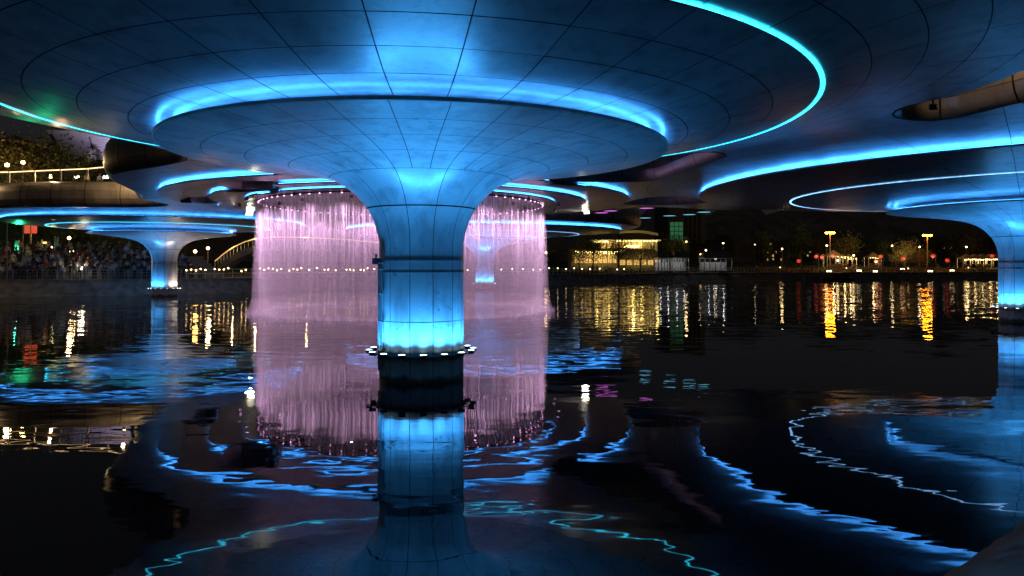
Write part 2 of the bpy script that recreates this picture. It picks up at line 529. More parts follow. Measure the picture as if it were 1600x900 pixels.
FPROF = [[(0.0, 0.0), (.16, .10), (.30, .32), (.38, .62)], [(.385, .64), (.40, 1.0), (.37, 1.28)], [(.365, 1.30), (.27, 1.72), (.08, 2.02), (-.25, 2.12)]]
edge_loops = []
n_f = 0
for p, closed in contours():
    if len(p) < 8: continue
    q = resample(p, 0.45, closed); edge_loops.append((q, closed))
    X, Y = q[:, 0], q[:, 1]
    T = np.roll(q, -1, 0) - np.roll(q, 1, 0)
    if closed: T[0] = q[1] - q[-2]; T[-1] = T[0]
    else: T[0] = q[1] - q[0]; T[-1] = q[-1] - q[-2]
    T /= np.hypot(T[:, 0], T[:, 1])[:, None] + 1e-9
    N = np.c_[T[:, 1], -T[:, 0]]
    mid = len(q) // 2
    if S_at(np.array([X[mid] + N[mid, 0] * .4]), np.array([Y[mid] + N[mid, 1] * .4]))[0] < 0: N = -N
    Z = Z_fun(X, Y)
    step = 6; n = len(q) - 1
    stuff = MB()
    for a in range(0, n, step):
        b_ = min(n, a + step)
        for band in FPROF:
            vs = []; w = len(band)
            for k in range(a, b_ + 1):
                e = 0.03 if (k == a) else (-0.03 if k == b_ else 0)
                for off, dz in band:
                    vs.append((X[k] + N[k, 0] * off + T[k, 0] * e, Y[k] + N[k, 1] * off + T[k, 1] * e, Z[k] + dz))
            fs = [(i * w + j, i * w + j + 1, (i + 1) * w + j + 1, (i + 1) * w + j) for i in range(b_ - a) for j in range(w - 1)]
            cy_ = Y[(a + b_) // 2]; cx_ = X[(a + b_) // 2]
            vis = 10 < cy_ < 70 and -100 < 800 + 1110 * cx_ / cy_ < 1700
            if vis and n_f < 290:
                mesh_obj('fascia_panel', dloc(vs), fs, M_FASCIA, deck, True); n_f += 1
            else: stuff.add(dloc(vs), fs)
    if stuff.f:
        o = stuff.build('fascia_panel', M_FASCIA, deck, True); o['kind'] = 'stuff'
    # dark backing behind the fascia joints
    vs = []; fs = []
    for k in range(len(q)):
        for off, dz in ((-.03, .03), (.33, .63), (.35, 1.0), (.31, 1.3), (.05, 1.98), (-.3, 2.08)): vs.append((X[k] + N[k, 0] * off, Y[k] + N[k, 1] * off, Z[k] + dz))
    for k in range(len(q) - 1):
        for j in range(5): fs.append((k * 6 + j, k * 6 + j + 1, (k + 1) * 6 + j + 1, (k + 1) * 6 + j))
    mesh_obj('fascia_backing', dloc(vs), fs, M_BACK, deck)

# walking surface on top of the deck
top = MB(); keyt = {}
st = 4
for i in range(0, len(gx) - st, st):
    for j in range(0, len(gy) - st, st):
        idx = [(i, j), (i + st, j), (i + st, j + st), (i, j + st)]
        v = [S_GRID[a] + .1 for a in idx]
        if min(v) >= 0: continue
        P = [(gx[a[0]], gy[a[1]], 0) for a in idx]
        if max(v) >= 0: P = clip_poly(P, v)
        if len(P) < 3: continue
        zz = Z_fun(np.array([p[0] for p in P]), np.array([p[1] for p in P])) + 2.1
        top.add([(p[0], p[1], float(z)) for p, z in zip(P, zz)], [tuple(range(len(P)))])
top.v = dloc(top.v); top.build('walking_surface', M_CONC, deck)

# ------------------------------------------------------------------ pillars
PR = 1.24
M_BASE = painted_metal('column_base_cladding', (0.70, 0.68, 0.65), 0.55, 0.0, 0.9, 0.01)
def tide(m):
    nt = m.node_tree; b = nt.nodes['Principled BSDF']; l = b.inputs['Base Color'].links[0].from_socket
    g = node(nt, 'ShaderNodeNewGeometry'); sp = node(nt, 'ShaderNodeSeparateXYZ'); nt.links.new(g.outputs['Position'], sp.inputs[0])
    n = pos_noise(nt, 2.2, 5, (1, 1, .35)); ad = node(nt, 'ShaderNodeMath', operation='MULTIPLY_ADD'); ad.inputs[1].default_value = -.5
    nt.links.new(n, ad.inputs[0]); nt.links.new(sp.outputs['Z'], ad.inputs[2])
    r = node(nt, 'ShaderNodeMapRange'); r.inputs['From Min'].default_value = .02; r.inputs['From Max'].default_value = -.12
    nt.links.new(ad.outputs[0], r.inputs[0]); nt.links.new(mixc(nt, r.outputs[0], l, (.09, .08, .05)), b.inputs['Base Color'])
tide(M_BASE)
def sector_panel(name, prof, t0, t1, nt, mat, parent, me=None):
    vs = [(r * math.cos(t0 + (t1 - t0) * i / nt), r * math.sin(t0 + (t1 - t0) * i / nt), z) for i in range(nt + 1) for r, z in prof]
    w = len(prof)
    fs = [(i * w + j, (i + 1) * w + j, (i + 1) * w + j + 1, i * w + j + 1) for i in range(nt) for j in range(w - 1)]
    return mesh_obj(name, vs, fs, mat, parent, True)
def ring_panels(name, prof, n, nt, mat, parent, ph):
    gap = 0.009
    me = None
    for k in range(n):
        if me is None:
            rm = sum(p[0] for p in prof) / len(prof)
            # constant-width joints: shrink the sector by an angle that varies with radius
            vs = []; w = len(prof)
            for i in range(nt + 1):
                for r, z in prof:
                    g = gap / r; a = -PI / n + g + (2 * PI / n - 2 * g) * i / nt
                    vs.append((r * math.cos(a), r * math.sin(a), z))
            fs = [(i * w + j, (i + 1) * w + j, (i + 1) * w + j + 1, i * w + j + 1) for i in range(nt) for j in range(w - 1)]
            o = mesh_obj(name, vs, fs, mat, parent, True); me = o.data
            NN = []
            for (x, y, z) in vs:
                h, v = prof_normal(math.hypot(x, y), z); a = math.atan2(y, x); NN.append((h * math.cos(a), h * math.sin(a), v))
            me.normals_split_custom_set_from_vertices(NN)
        else:
            o = bpy.data.objects.new(name, me); COL.objects.link(o); o.parent = parent
        o.rotation_euler = (0, 0, ph + 2 * PI * (k + .5) / n)
PROF = [(PR, 3.95), (1.26, 4.2), (1.33, 4.5), (1.44, 4.75), (1.58, 5.0), (1.80, 5.28), (2.08, 5.53), (2.35, 5.71), (2.65, 5.86), (3.2, 6.01), (3.77, 6.12), (4.3, 6.21), (4.9, 6.29), (5.5, 6.36), (6.0, 6.415), (6.6, 6.485), (7.1, 6.55)]
def prof_eval(r):
    return float(np.interp(r, [q[0] for q in PROF], [q[1] for q in PROF]))
_p = np.array(PROF); _d = np.r_[0, np.cumsum(np.hypot(*np.diff(_p, axis=0).T))]; _u = np.linspace(0, _d[-1], 60)
_q = np.c_[np.interp(_u, _d, _p[:, 0]), np.interp(_u, _d, _p[:, 1])]
for _ in range(14):
    _q[1:-1] = (_q[:-2] + 2 * _q[1:-1] + _q[2:]) / 4
PROF = [tuple(map(float, q)) for q in _q]
def prof_normal(r, z):
    d = [math.hypot(q[0] - r, q[1] - z) for q in PROF]; i = d.index(min(d)); a, b = PROF[max(0, i - 1)], PROF[min(len(PROF) - 1, i + 1)]
    if z < 3.9: return (1.0, 0.0)
    t = Vector((b[0] - a[0], b[1] - a[1])).normalized(); return (t.y, -t.x)
def prof_seg(a, b, e=0.008):
    p = [q for q in PROF if a + .02 < q[0] < b - .02]
    zs = lambda r: float(np.interp(r, [q[0] for q in PROF], [q[1] for q in PROF]))
    return [(a + e, zs(a + e))] + p + [(b - e, zs(b - e))]

pillar = thing('bridge_pillar', 'nearest mushroom pillar, wide blue-lit flaring column in front of the waterfall', 'pillar', (-2.67, 21.0, 0), 0, 'flaring pillars that carry the bridge')
PH = rad(-8) + PI / 2 * 0
ring_panels('base_panel', [(PR - .005, -1.2), (PR - .005, .78)], 12, 4, M_BASE, pillar, PH)
for z0, z1 in ((.80, 1.70), (1.72, 3.10), (3.12, 3.42)):
    ring_panels('panel', [(PR, z0), (PR, z1)], 12, 4, M_FLARE, pillar, PH)
ring_panels('panel', [(PR, 3.44)] + [q for q in PROF if q[0] < 1.56] + [(1.575, prof_eval(1.575))], 12, 4, M_FLARE, pillar, PH)
ring_panels('panel', prof_seg(1.59, 2.65), 12, 5, M_FLARE, pillar, PH)
for a, b in ((2.65, 3.77), (3.77, 4.9), (4.9, 6.0), (6.0, 7.1)):
    ring_panels('panel', prof_seg(a, b, .010), 36, 2, M_FLARE, pillar, PH)
b = MB(); b.lathe([(PR - .03, -1.2), (PR - .03, 3.95)] + [(r - .03, z + .03) for r, z in PROF[1:-1]] + [(7.06, 6.58)], 72)
b.build('joint_backing', M_BACK, pillar, True)
b = MB(); b.lathe([(7.095, 6.553), (7.12, 6.555), (7.12, 6.635), (7.09, 6.64), (5.5, 6.62), (5.5, 7.0)], 144); b.build('lip', M_LIP, pillar)
b = MB(); b.lathe([(7.05, 6.65), (7.00, 6.65)], 144); b.build('cove_light', M_COVE, pillar)
b = MB(); b.lathe([(6.68, 6.645), (6.60, 6.645)], 144); b.build('cove_light', M_COVE, pillar)
# ring of uplights just above the water
b = MB(); b.lathe([(PR + .005, .74), (PR + .10, .74), (PR + .10, .79), (PR + .005, .79)], 48)
for z, w, p in ((3.10, .016, .008), (3.43, .022, .012), (1.70, .012, .006)):
    b.lathe([(PR + .002, z - w), (PR + p, z - w), (PR + p, z + w), (PR + .002, z + w)], 48)
b.build('clamp_band', M_FLARE, pillar)
def make_uplight(parent, ang, energy, lens, col):
    u = MB()
    u.tube([(.06, 0, -.04), (.16, 0, -.05), (.29, 0, -.02)], .018, 6)
    u.lathe([(.05, -.06), (.085, -.05), (.10, .02), (.105, .05)], 14, (.29, 0, .0), False)
    u.lathe([(.001, -.06), (.05, -.06)], 14, (.29, 0, 0))
    o = u.build('uplight', M_DARKMETAL, parent, True)
    o.location = (PR * math.cos(ang), PR * math.sin(ang), .80); o.rotation_euler = (0, 0, ang)
    v = MB(); v.lathe([(.001, .056), (.06, .052), (.10, .042)], 14, (.29, 0, 0))
    l = v.build('lens', lens, o)
    s = spot('uplight_lamp', (.29, 0, .075), (.03, 0, 1), col, energy, 142, 1.0, o, .05)
    c = MB(); c.tube([(.27, 0, -.05), (.13, .05, -.13), (.09, .12, -.12), (.08, .18, -.06)], .008, 5); c.build('cable', M_DARKMETAL, o)
    return o
UP_E = 225
for k in range(16):
    make_uplight(pillar, rad(-90 + 22.5 * (k + .4)), UP_E, M_LENS, (0.04, 0.37, 1.0))
# conduits climbing the left side of the nearest pillar
b = MB()
for a, dx in ((-156, 0), (-150, .03), (-144, .0)):
    t = rad(a); r = PR + .05
    b.tube([(r * math.cos(t), r * math.sin(t), .30), (r * math.cos(t), r * math.sin(t), 3.46)], .022, 8)
b.tube([((PR + .05) * math.cos(rad(-a)), (PR + .05) * math.sin(rad(-a)), 3.38) for a in range(138, 160, 3)], .03, 6)
for z in (.9, 1.7, 2.5, 3.2):
    b.tube([((PR + .045) * math.cos(rad(-a)), (PR + .045) * math.sin(rad(-a)), z) for a in range(140, 161, 4)], .028, 5)
cond = b.build('conduit', M_PIPE, pillar)
b = MB(); b.box(-.09, .09, -.12, .12, -.08, .1); b.tube([(0, 0, .1), (0, 0, .22)], .03, 6)
jb = b.build('junction_box', M_DARKMETAL, pillar); jb.location = ((PR + .1) * math.cos(rad(-160)), (PR + .1) * math.sin(rad(-160)), 3.42)

def place_pillar(x, y, label, rot):
    c = copy_tree(pillar); c.location = (x, y, 0); c.rotation_euler = (0, 0, rot); c['label'] = label
    for ch in list(c.children):
        if ch.name.startswith(('conduit', 'junction_box')): bpy.data.objects.remove(ch)
    return c
p_r = place_pillar(29.9, 41.5, 'blue-lit mushroom pillar cut off by the right edge, beside the dark open water', 0.2)
p_l = place_pillar(-36.7, 75.0, 'mushroom pillar half blue and half white-lit, in front of the crowd', 0.1)
p_f = place_pillar(-3.7, 96.0, 'farthest mushroom pillar, small and seen through the pink waterfall', 0.0)
# the left-hand far pillar has white lamps on its right side and a dark gap between
nl = 0
for ch in [c for c in p_l.children if c.name.startswith('uplight')]:
    a = math.degrees(ch.rotation_euler.z + 0.1) % 360
    if 322 < a or a < 90:
        for g in ch.children:
            if g.name.startswith('lens'):
                g.data = g.data.copy(); g.data.materials[0] = M_LENSW
            if g.type == 'LIGHT':
                g.data = g.data.copy(); g.data.color = (1.0, .80, .66); g.data.energy = UP_E * .55
    elif 288 < a <= 322:
        for g in ch.children:
            if g.type == 'LIGHT': g.data = g.data.copy(); g.data.energy = UP_E * .05

# ------------------------------------------------------------------ water
def water_mat():
    m, nt, b = base_mat('river_water')
    b.inputs['Base Color'].default_value = (0.004, 0.007, 0.010, 1)
    b.inputs['Roughness'].default_value = 0.012
    b.inputs['IOR'].default_value = 1.36
    g = node(nt, 'ShaderNodeNewGeometry')
    # distance from the fountain drives how choppy the surface is
    vm = node(nt, 'ShaderNodeVectorMath', operation='DISTANCE'); vm.inputs[1].default_value = (-7.85, 56.0, 0)
    nt.links.new(g.outputs['Position'], vm.inputs[0])
    mr = node(nt, 'ShaderNodeMapRange'); mr.interpolation_type = 'SMOOTHSTEP'
    mr.inputs['From Min'].default_value = 10; mr.inputs['From Max'].default_value = 42
    mr.inputs['To Min'].default_value = 1.0; mr.inputs['To Max'].default_value = 0.0
    nt.links.new(vm.outputs['Value'], mr.inputs[0])
    long_ = pos_noise(nt, 0.17, 1, (0.6, 1.3, 1), 0.4, 0.0)
    swell = pos_noise(nt, 0.42, 1, (0.8, 1.4, 1), 0.4, 0.2)
    rip = pos_noise(nt, 1.5, 2, (0.7, 1.5, 1), 0.5, 0.2)
    chop = pos_noise(nt, 0.95, 2, (0.55, 1.4, 1), 0.5, 0.0)
    def mad(a, k, add=None):
        n = node(nt, 'ShaderNodeMath', operation='MULTIPLY_ADD')
        nt.links.new(a, n.inputs[0])
        if isinstance(k, float): n.inputs[1].default_value = k
        else: nt.links.new(k, n.inputs[1])
        if add is None: n.inputs[2].default_value = 0
        else: nt.links.new(add, n.inputs[2])
        return n.outputs[0]
    c0 = node(nt, 'ShaderNodeMapRange'); c0.inputs['To Min'].default_value = WAT['calm_chop']; c0.inputs['To Max'].default_value = WAT['chop']
    nt.links.new(mr.outputs[0], c0.inputs[0])
    g2 = node(nt, 'ShaderNodeSeparateXYZ'); nt.links.new(g.outputs['Position'], g2.inputs[0])
    m2 = node(nt, 'ShaderNodeMapRange'); m2.interpolation_type = 'SMOOTHSTEP'; m2.inputs['From Min'].default_value = 17; m2.inputs['From Max'].default_value = 95
    m2.inputs['To Min'].default_value = .05; m2.inputs['To Max'].default_value = 1.0
    nt.links.new(g2.outputs['Y'], m2.inputs[0])
    op = pos_noise(nt, 0.8, 2, (0.8, 1.2, 1), 0.5, 0.0)
    h = mad(long_, WAT['long']); h = mad(op, .002, h); h = mad(swell, WAT['swell'], h); h = mad(rip, WAT['rip'], h); h = mad(chop, c0.outputs[0], h)
    bn = node(nt, 'ShaderNodeBump'); bn.inputs['Strength'].default_value = 1; bn.inputs['Distance'].default_value = 1
    nt.links.new(h, bn.inputs['Height']); nrm = bn.outputs[0]
    # far out single waves are smaller than a pixel: perturb the normal itself, so lamps draw long streaks
    for sc, k in ((0.5, .17), (2.2, .26)):
        mp = node(nt, 'ShaderNodeMapping'); mp.inputs['Scale'].default_value = (.6, 1.2, 1); nt.links.new(g.outputs['Position'], mp.inputs[0])
        n = node(nt, 'ShaderNodeTexNoise'); n.inputs['Scale'].default_value = sc; n.inputs['Detail'].default_value = 1; nt.links.new(mp.outputs[0], n.inputs['Vector'])
        sb = node(nt, 'ShaderNodeVectorMath', operation='SUBTRACT'); sb.inputs[1].default_value = (.5, .5, .5); nt.links.new(n.outputs['Color'], sb.inputs[0])
        ml = node(nt, 'ShaderNodeVectorMath', operation='MULTIPLY'); ml.inputs[1].default_value = (k * .5, k, 0); nt.links.new(sb.outputs[0], ml.inputs[0])
        sl = node(nt, 'ShaderNodeVectorMath', operation='SCALE'); nt.links.new(ml.outputs[0], sl.inputs[0]); nt.links.new(m2.outputs[0], sl.inputs['Scale'])
        ad = node(nt, 'ShaderNodeVectorMath', operation='ADD'); nt.links.new(nrm, ad.inputs[0]); nt.links.new(sl.outputs[0], ad.inputs[1]); nrm = ad.outputs[0]
    nn = node(nt, 'ShaderNodeVectorMath', operation='NORMALIZE'); nt.links.new(nrm, nn.inputs[0]); nt.links.new(nn.outputs[0], b.inputs['Normal'])
    return m
WAT = dict(open=0.016, long=0.022, swell=0.011, rip=0.0017, chop=0.020, calm_chop=0.0038)
water = mesh_obj('water', [(-500, -20, 0), (500, -20, 0), (500, 400, 0), (-500, 400, 0)], [(0, 1, 2, 3)], water_mat())
tag(water, kind='structure')

# ------------------------------------------------------------------ ring waterfall
FX, FY, FR, FZ = -7.85, 52.0, 10.1, 7.70
MISTD = 0.075
fall = thing('waterfall', 'tall pink-lit ring waterfall dropping from the bridge deck into the river', 'waterfall', (FX, FY, 0))
def fall_mat(name, dens, haze=0.0):
    m = bpy.data.materials.new(name); m.use_nodes = True; nt = m.node_tree
    nt.nodes.remove(nt.nodes['Principled BSDF'])
    out = nt.nodes['Material Output']
    d = node(nt, 'ShaderNodeBsdfDiffuse'); t = node(nt, 'ShaderNodeBsdfTranslucent'); tr = node(nt, 'ShaderNodeBsdfTransparent')
    d.inputs[0].default_value = (0.86, 0.84, 0.86, 1); t.inputs[0].default_value = (0.86, 0.84, 0.86, 1)
    s1 = node(nt, 'ShaderNodeMixShader'); s1.inputs[0].default_value = 0.55
    nt.links.new(d.outputs[0], s1.inputs[1]); nt.links.new(t.outputs[0], s1.inputs[2])
    tc = node(nt, 'ShaderNodeTexCoord'); sp = node(nt, 'ShaderNodeSeparateXYZ'); nt.links.new(tc.outputs['Object'], sp.inputs[0])
    at2 = node(nt, 'ShaderNodeMath', operation='ARCTAN2'); nt.links.new(sp.outputs['Y'], at2.inputs[0]); nt.links.new(sp.outputs['X'], at2.inputs[1])
    cb = node(nt, 'ShaderNodeCombineXYZ'); nt.links.new(at2.outputs[0], cb.inputs[0]); nt.links.new(sp.outputs['Z'], cb.inputs[1])
    def streak(sx, sz, det):
        mp = node(nt, 'ShaderNodeMapping'); mp.inputs['Scale'].default_value = (sx, sz, 1); nt.links.new(cb.outputs[0], mp.inputs[0])
        n = node(nt, 'ShaderNodeTexNoise'); n.inputs['Scale'].default_value = 1; n.inputs['Detail'].default_value = det; n.inputs['Roughness'].default_value = .6
        nt.links.new(mp.outputs[0], n.inputs['Vector']); return n.outputs['Fac']
    a = streak(60, .18, 3); b2 = streak(14, .10, 2)
    # water breaks into spray on the way down, so the sheet closes towards the foot
    fr = node(nt, 'ShaderNodeMapRange'); fr.inputs['From Min'].default_value = 7.6; fr.inputs['From Max'].default_value = 2.5
    fr.inputs['To Min'].default_value = dens[0]; fr.inputs['To Max'].default_value = dens[1]
    nt.links.new(sp.outputs['Z'], fr.inputs[0])
    r1 = ramp(nt, a, [(0.36, (0.1,) * 3), (0.68, (1,) * 3)]); r2 = ramp(nt, b2, [(0.3, (0.45,) * 3), (0.7, (1,) * 3)])
    m1 = node(nt, 'ShaderNodeMath', operation='MULTIPLY'); nt.links.new(r1, m1.inputs[0]); nt.links.new(r2, m1.inputs[1])
    m2 = node(nt, 'ShaderNodeMath', operation='MULTIPLY'); m2.use_clamp = True; nt.links.new(m1.outputs[0], m2.inputs[0]); nt.links.new(fr.outputs[0], m2.inputs[1])
    hz = node(nt, 'ShaderNodeMapRange'); hz.inputs['From Min'].default_value = 6.5; hz.inputs['From Max'].default_value = 0.5
    hz.inputs['To Min'].default_value = 0.0; hz.inputs['To Max'].default_value = haze
    nt.links.new(sp.outputs['Z'], hz.inputs[0])
    m3 = node(nt, 'ShaderNodeMath', operation='ADD'); m3.use_clamp = True; nt.links.new(m2.outputs[0], m3.inputs[0]); nt.links.new(hz.outputs[0], m3.inputs[1])
    mx = node(nt, 'ShaderNodeMixShader'); nt.links.new(m3.outputs[0], mx.inputs[0]); nt.links.new(tr.outputs[0], mx.inputs[1]); nt.links.new(s1.outputs[0], mx.inputs[2])
    nt.links.new(mx.outputs[0], out.inputs[0])
    return m
M_VEIL = fall_mat('falling_spray', (0.17, 0.21), 0.11)
M_JET = fall_mat('falling_jets', (0.9, 0.04))
b = MB(); n = 160
prof = [(FR + .04 - .05 * (i / 7), FZ * (1 - i / 7) + .02) for i in range(8)]
b.lathe(prof, n); o = b.build('spray_veil', M_VEIL, fall, True); o['kind'] = 'stuff'
b = MB()
for k in range(760):
    a = 2 * PI * (k + rng.uniform(-.4, .4)) / 760
    r = FR + rng.uniform(-.14, .14); w = rng.uniform(.018, .05); yaw = a + PI / 2 + rng.uniform(-.9, .9)
    dx, dy = math.cos(yaw) * w, math.sin(yaw) * w
    zb = rng.choice([.02, .02, rng.uniform(1.5, 5)])
    pts = [];
    for i in range(5):
        t = i / 4; z = FZ + .05 - (FZ + .05 - zb) * t
        rr = r + rng.uniform(-.03, .03) * t; ww = 1 - .3 * t
        x, y = rr * math.cos(a), rr * math.sin(a)
        pts += [(x - dx * ww, y - dy * ww, z), (x + dx * ww, y + dy * ww, z)]
    b.add(pts, [(2 * i, 2 * i + 1, 2 * i + 3, 2 * i + 2) for i in range(4)])
o = b.build('water_jet', M_JET, fall); o['kind'] = 'stuff'
b = MB(); b.lathe([(FR - .12, FZ + .02), (FR - .10, FZ - .06), (FR + .10, FZ - .06), (FR + .12, FZ + .02)], 120)
b.build('supply_pipe', M_DARKMETAL, fall)
me = None
for k in range(84):
    a = 2 * PI * k / 84
    if me is None:
        v = MB(); v.lathe([(.001, -.05), (.03, -.045), (.04, -.02), (.03, .02), (.02, .05)], 8); o = v.build('nozzle_light', M_PINK, fall, True); me = o.data
    else:
        o = bpy.data.objects.new('nozzle_light', me); COL.objects.link(o); o.parent = fall
    o.location = ((FR - .0) * math.cos(a), (FR) * math.sin(a), FZ - .05)
PINK_E = 700
for k in range(28):
    a = 2 * PI * k / 28
    rr = FR + (1.3 if k % 2 else -1.3)
    f = MB(); f.lathe([(.001, .10), (.09, .10), (.11, .0), (.10, -.10)], 10); f.tube([(0, 0, .1), (0, 0, .22)], .02, 5)
    o = f.build('fountain_lamp', M_DARKMETAL, fall, True); o.location = (rr * math.cos(a), rr * math.sin(a), FZ - .22)
    v = MB(); v.lathe([(.001, -.08), (.095, -.085)], 10); v.build('lens', M_PINK, o)
    s = 1 if k % 2 else -1
    spot('fountain_spot', (0, 0, -.12), (-s * .22 * math.cos(a), -s * .22 * math.sin(a), -1), PINK, PINK_E, 135, .7, o, .08)
# fine mist hanging in the sheet and billowing at its foot
def mist(name, prof, dens):
    m = bpy.data.materials.new(name); m.use_nodes = True; nt = m.node_tree; nt.nodes.remove(nt.nodes['Principled BSDF'])
    v = node(nt, 'ShaderNodeVolumePrincipled'); v.inputs['Color'].default_value = (.95, .95, .95, 1); v.inputs['Density'].default_value = dens; v.inputs['Anisotropy'].default_value = .2
    nt.links.new(v.outputs[0], nt.nodes['Material Output'].inputs['Volume'])
    b = MB(); b.lathe(prof + [prof[0]], 96); o = b.build(name, m, fall); o['kind'] = 'stuff'; return o
mist('spray_mist', [(FR - .45, .02), (FR + .5, .02), (FR + .35, 4.0), (FR + .2, FZ - .1), (FR - .2, FZ - .1), (FR - .35, 4.0)], MISTD)
mist('foot_mist', [(FR - .9, .01), (FR + .9, .01), (FR + .7, .3), (FR + .48, 1.0), (FR - .48, 1.0), (FR - .7, .3)], MISTD * .9)
# spray thrown up where the sheet meets the river
M_MIST = fall_mat('splash_spray', (0.34, 0.34))
b = MB()
for k in range(2600):
    a = rng.uniform(0, 2 * PI); r = FR + rng.gauss(0, .45); h = abs(rng.gauss(0, .22)); w = rng.uniform(.03, .12)
    x, y = r * math.cos(a), r * math.sin(a); yaw = rng.uniform(0, PI)
    b.add([(x - w * math.cos(yaw), y - w * math.sin(yaw), .005), (x + w * math.cos(yaw), y + w * math.sin(yaw), .005), (x + w * .5, y, .02 + h), (x - w * .5, y, .02 + h)], [(0, 1, 2, 3)])
o = b.build('splash', M_MIST, fall); o['kind'] = 'stuff'

# floodlights hung under the deck
M_FLOODLENS = glow('flood_lens', (1.0, 0.95, 0.55), 2.5)
def floodlight(loc, aim, label, power, lit=True, col=(1, .93, .75), size=.36):
    t = thing('floodlight', label, 'floodlight', loc, 0, 'floodlights under the deck')
    zc = float(Z_fun(np.array(loc[0]), np.array(loc[1]))) - loc[2]
    d = Vector(aim) - Vector(loc); q = d.to_track_quat('-Z', 'Y')
    b = MB(); s = size
    b.add([(-s, -s * .7, 0), (s, -s * .7, 0), (s, s * .7, 0), (-s, s * .7, 0), (-s * .55, -s * .4, s * .9), (s * .55, -s * .4, s * .9), (s * .55, s * .4, s * .9), (-s * .55, s * .4, s * .9)],
          [(4, 5, 6, 7), (0, 1, 5, 4), (1, 2, 6, 5), (2, 3, 7, 6), (3, 0, 4, 7)])
    for k in range(5): b.box(-s * .5 + k * s * .24, -s * .46 + k * s * .24, -s * .38, s * .38, s * .9, s * 1.12)
    h = b.build('housing', M_DARKMETAL, t); h.rotation_mode = 'QUATERNION'; h.rotation_quaternion = q
    b = MB(); b.add([(-s * .94, -s * .64, .012), (s * .94, -s * .64, .012), (s * .94, s * .64, .012), (-s * .94, s * .64, .012)], [(3, 2, 1, 0)])
    l = b.build('lens', M_FLOODLENS if lit else M_DARKMETAL, h)
    b = MB(); b.tube([(0, 0, s * .5), (0, 0, max(.3, zc + .03))], .03, 6); b.tube([(-s, 0, .1), (-s, 0, s * .9), (s, 0, s * .9), (s, 0, .1)], .025, 6)
    b.build('bracket', M_DARKMETAL, t)
    if lit: spot('flood_lamp', tuple(d.normalized() * .06), d, col, power, 115, 1.0, t, .34)
    return t
FLOOD_E = 800
floodlight((at(390, 62), 62, zat(333, 62)), (FX + 1, 50, 2.6), 'lit floodlight hanging left of the pink waterfall', FLOOD_E, col=(1, .93, .72))
floodlight((at(916, 61), 61, zat(330, 61)), (FX - 1, 50, 2.6), 'lit floodlight hanging right of the pink waterfall', FLOOD_E, col=(1, .9, .72))
floodlight((at(290, 50), 50, zat(312, 50)), (-22, 40, 1), 'unlit black floodlight hanging below the small opening on the left', 0, False)
floodlight((at(1458, 21.6), 21.6, zat(169, 21.6)), (16, 30, 2), 'small unlit floodlight at the tip of the upper right opening', 0, False, size=.11)

# round coloured lamps let into the far ceiling
for px, py, c in ((940, 335, 'm'), (954, 332, 'm'), (1010, 328, 'm'), (1008, 343, 'b'), (1046, 340, 'b'), (1077, 338, 'b'), (1100, 334, 'b')):
    d = 4.72 * 1110 / (414 - py); x = at(px, d); z = float(Z_fun(np.array(x), np.array(d)))
    nm = {'m': 'magenta', 'b': 'pale blue'}[c]
    t = thing('ceiling_light', {940: 'leftmost magenta', 954: 'middle magenta', 1010: 'rightmost magenta', 1008: 'leftmost pale blue', 1046: 'second pale blue', 1077: 'third pale blue', 1100: 'rightmost pale blue'}[px] + ' round lamp let into the far ceiling', 'ceiling light', (x, d, z), 0, 'round ceiling lamps')
    b = MB(); b.lathe([(.70, .02), (.70, -.05), (.62, -.05), (.62, .0)], 24); b.build('trim_ring', M_DARKMETAL, t)
    b = MB(); b.lathe([(.001, -.035), (.62, -.035)], 24); b.build('diffuser', glow('ceiling_lamp_' + str(px), (.55, .12, .6) if c == 'm' else (.12, .42, .62), .9), t)

# ------------------------------------------------------------------ banks and ground
M_BANK = simple('bank_masonry', (0.19, 0.17, 0.15), 0.85, 0, 0.5, 1.2, 0.06)
M_PAVE = simple('paving', (0.20, 0.19, 0.17), 0.8, 0, 0.3, 2.0, .01)
M_GROUND = simple('dark_lawn', (0.045, 0.06, 0.025), 0.95, 0, 0.5, .6, .05)
SHORE = [(-260, 60), (-120, 67), (-52.6, 73.5), (-38.8, 77.5), (-31, 86), (-18.5, 98), (5, 113), (16, 123), (59.5, 151), (109, 158), (260, 166), (480, 170)]
SH = np.array(SHORE)
seg = np.diff(SH, axis=0); tl = np.hypot(seg[:, 0], seg[:, 1])
SN = []
for i in range(len(SH)):
    a = seg[max(0, i - 1)] / tl[max(0, i - 1)]; c = seg[min(len(seg) - 1, i)] / tl[min(len(seg) - 1, i)]
    t = (a + c); t /= np.hypot(*t); SN.append((-t[1], t[0]))
SN = np.array(SN)
def shore_strip(name, rows, mat):
    vs = [(SH[i, 0] + SN[i, 0] * off, SH[i, 1] + SN[i, 1] * off, z) for off, z in rows for i in range(len(SH))]
    n = len(SH)
    fs = [(j * n + i, j * n + i + 1, (j + 1) * n + i + 1, (j + 1) * n + i) for j in range(len(rows) - 1) for i in range(n - 1)]
    o = mesh_obj(name, vs, fs, mat); tag(o, kind='structure'); return o
PZ = 1.72
shore_strip('river_embankment', [(-1.5, -.8), (-.2, -.05), (0, .08), (.25, .12), (1.7, PZ - .28), (1.75, PZ + .02), (2.3, PZ + .02), (2.3, PZ - .02)], M_BANK)
shore_strip('promenade', [(2.3, PZ), (7.5, PZ + .02)], M_PAVE)
shore_strip('park_ground', [(7.5, PZ), (20, PZ + .5), (45, PZ + 1.2), (100, PZ + 2.5), (700, PZ + 6)], M_GROUND)
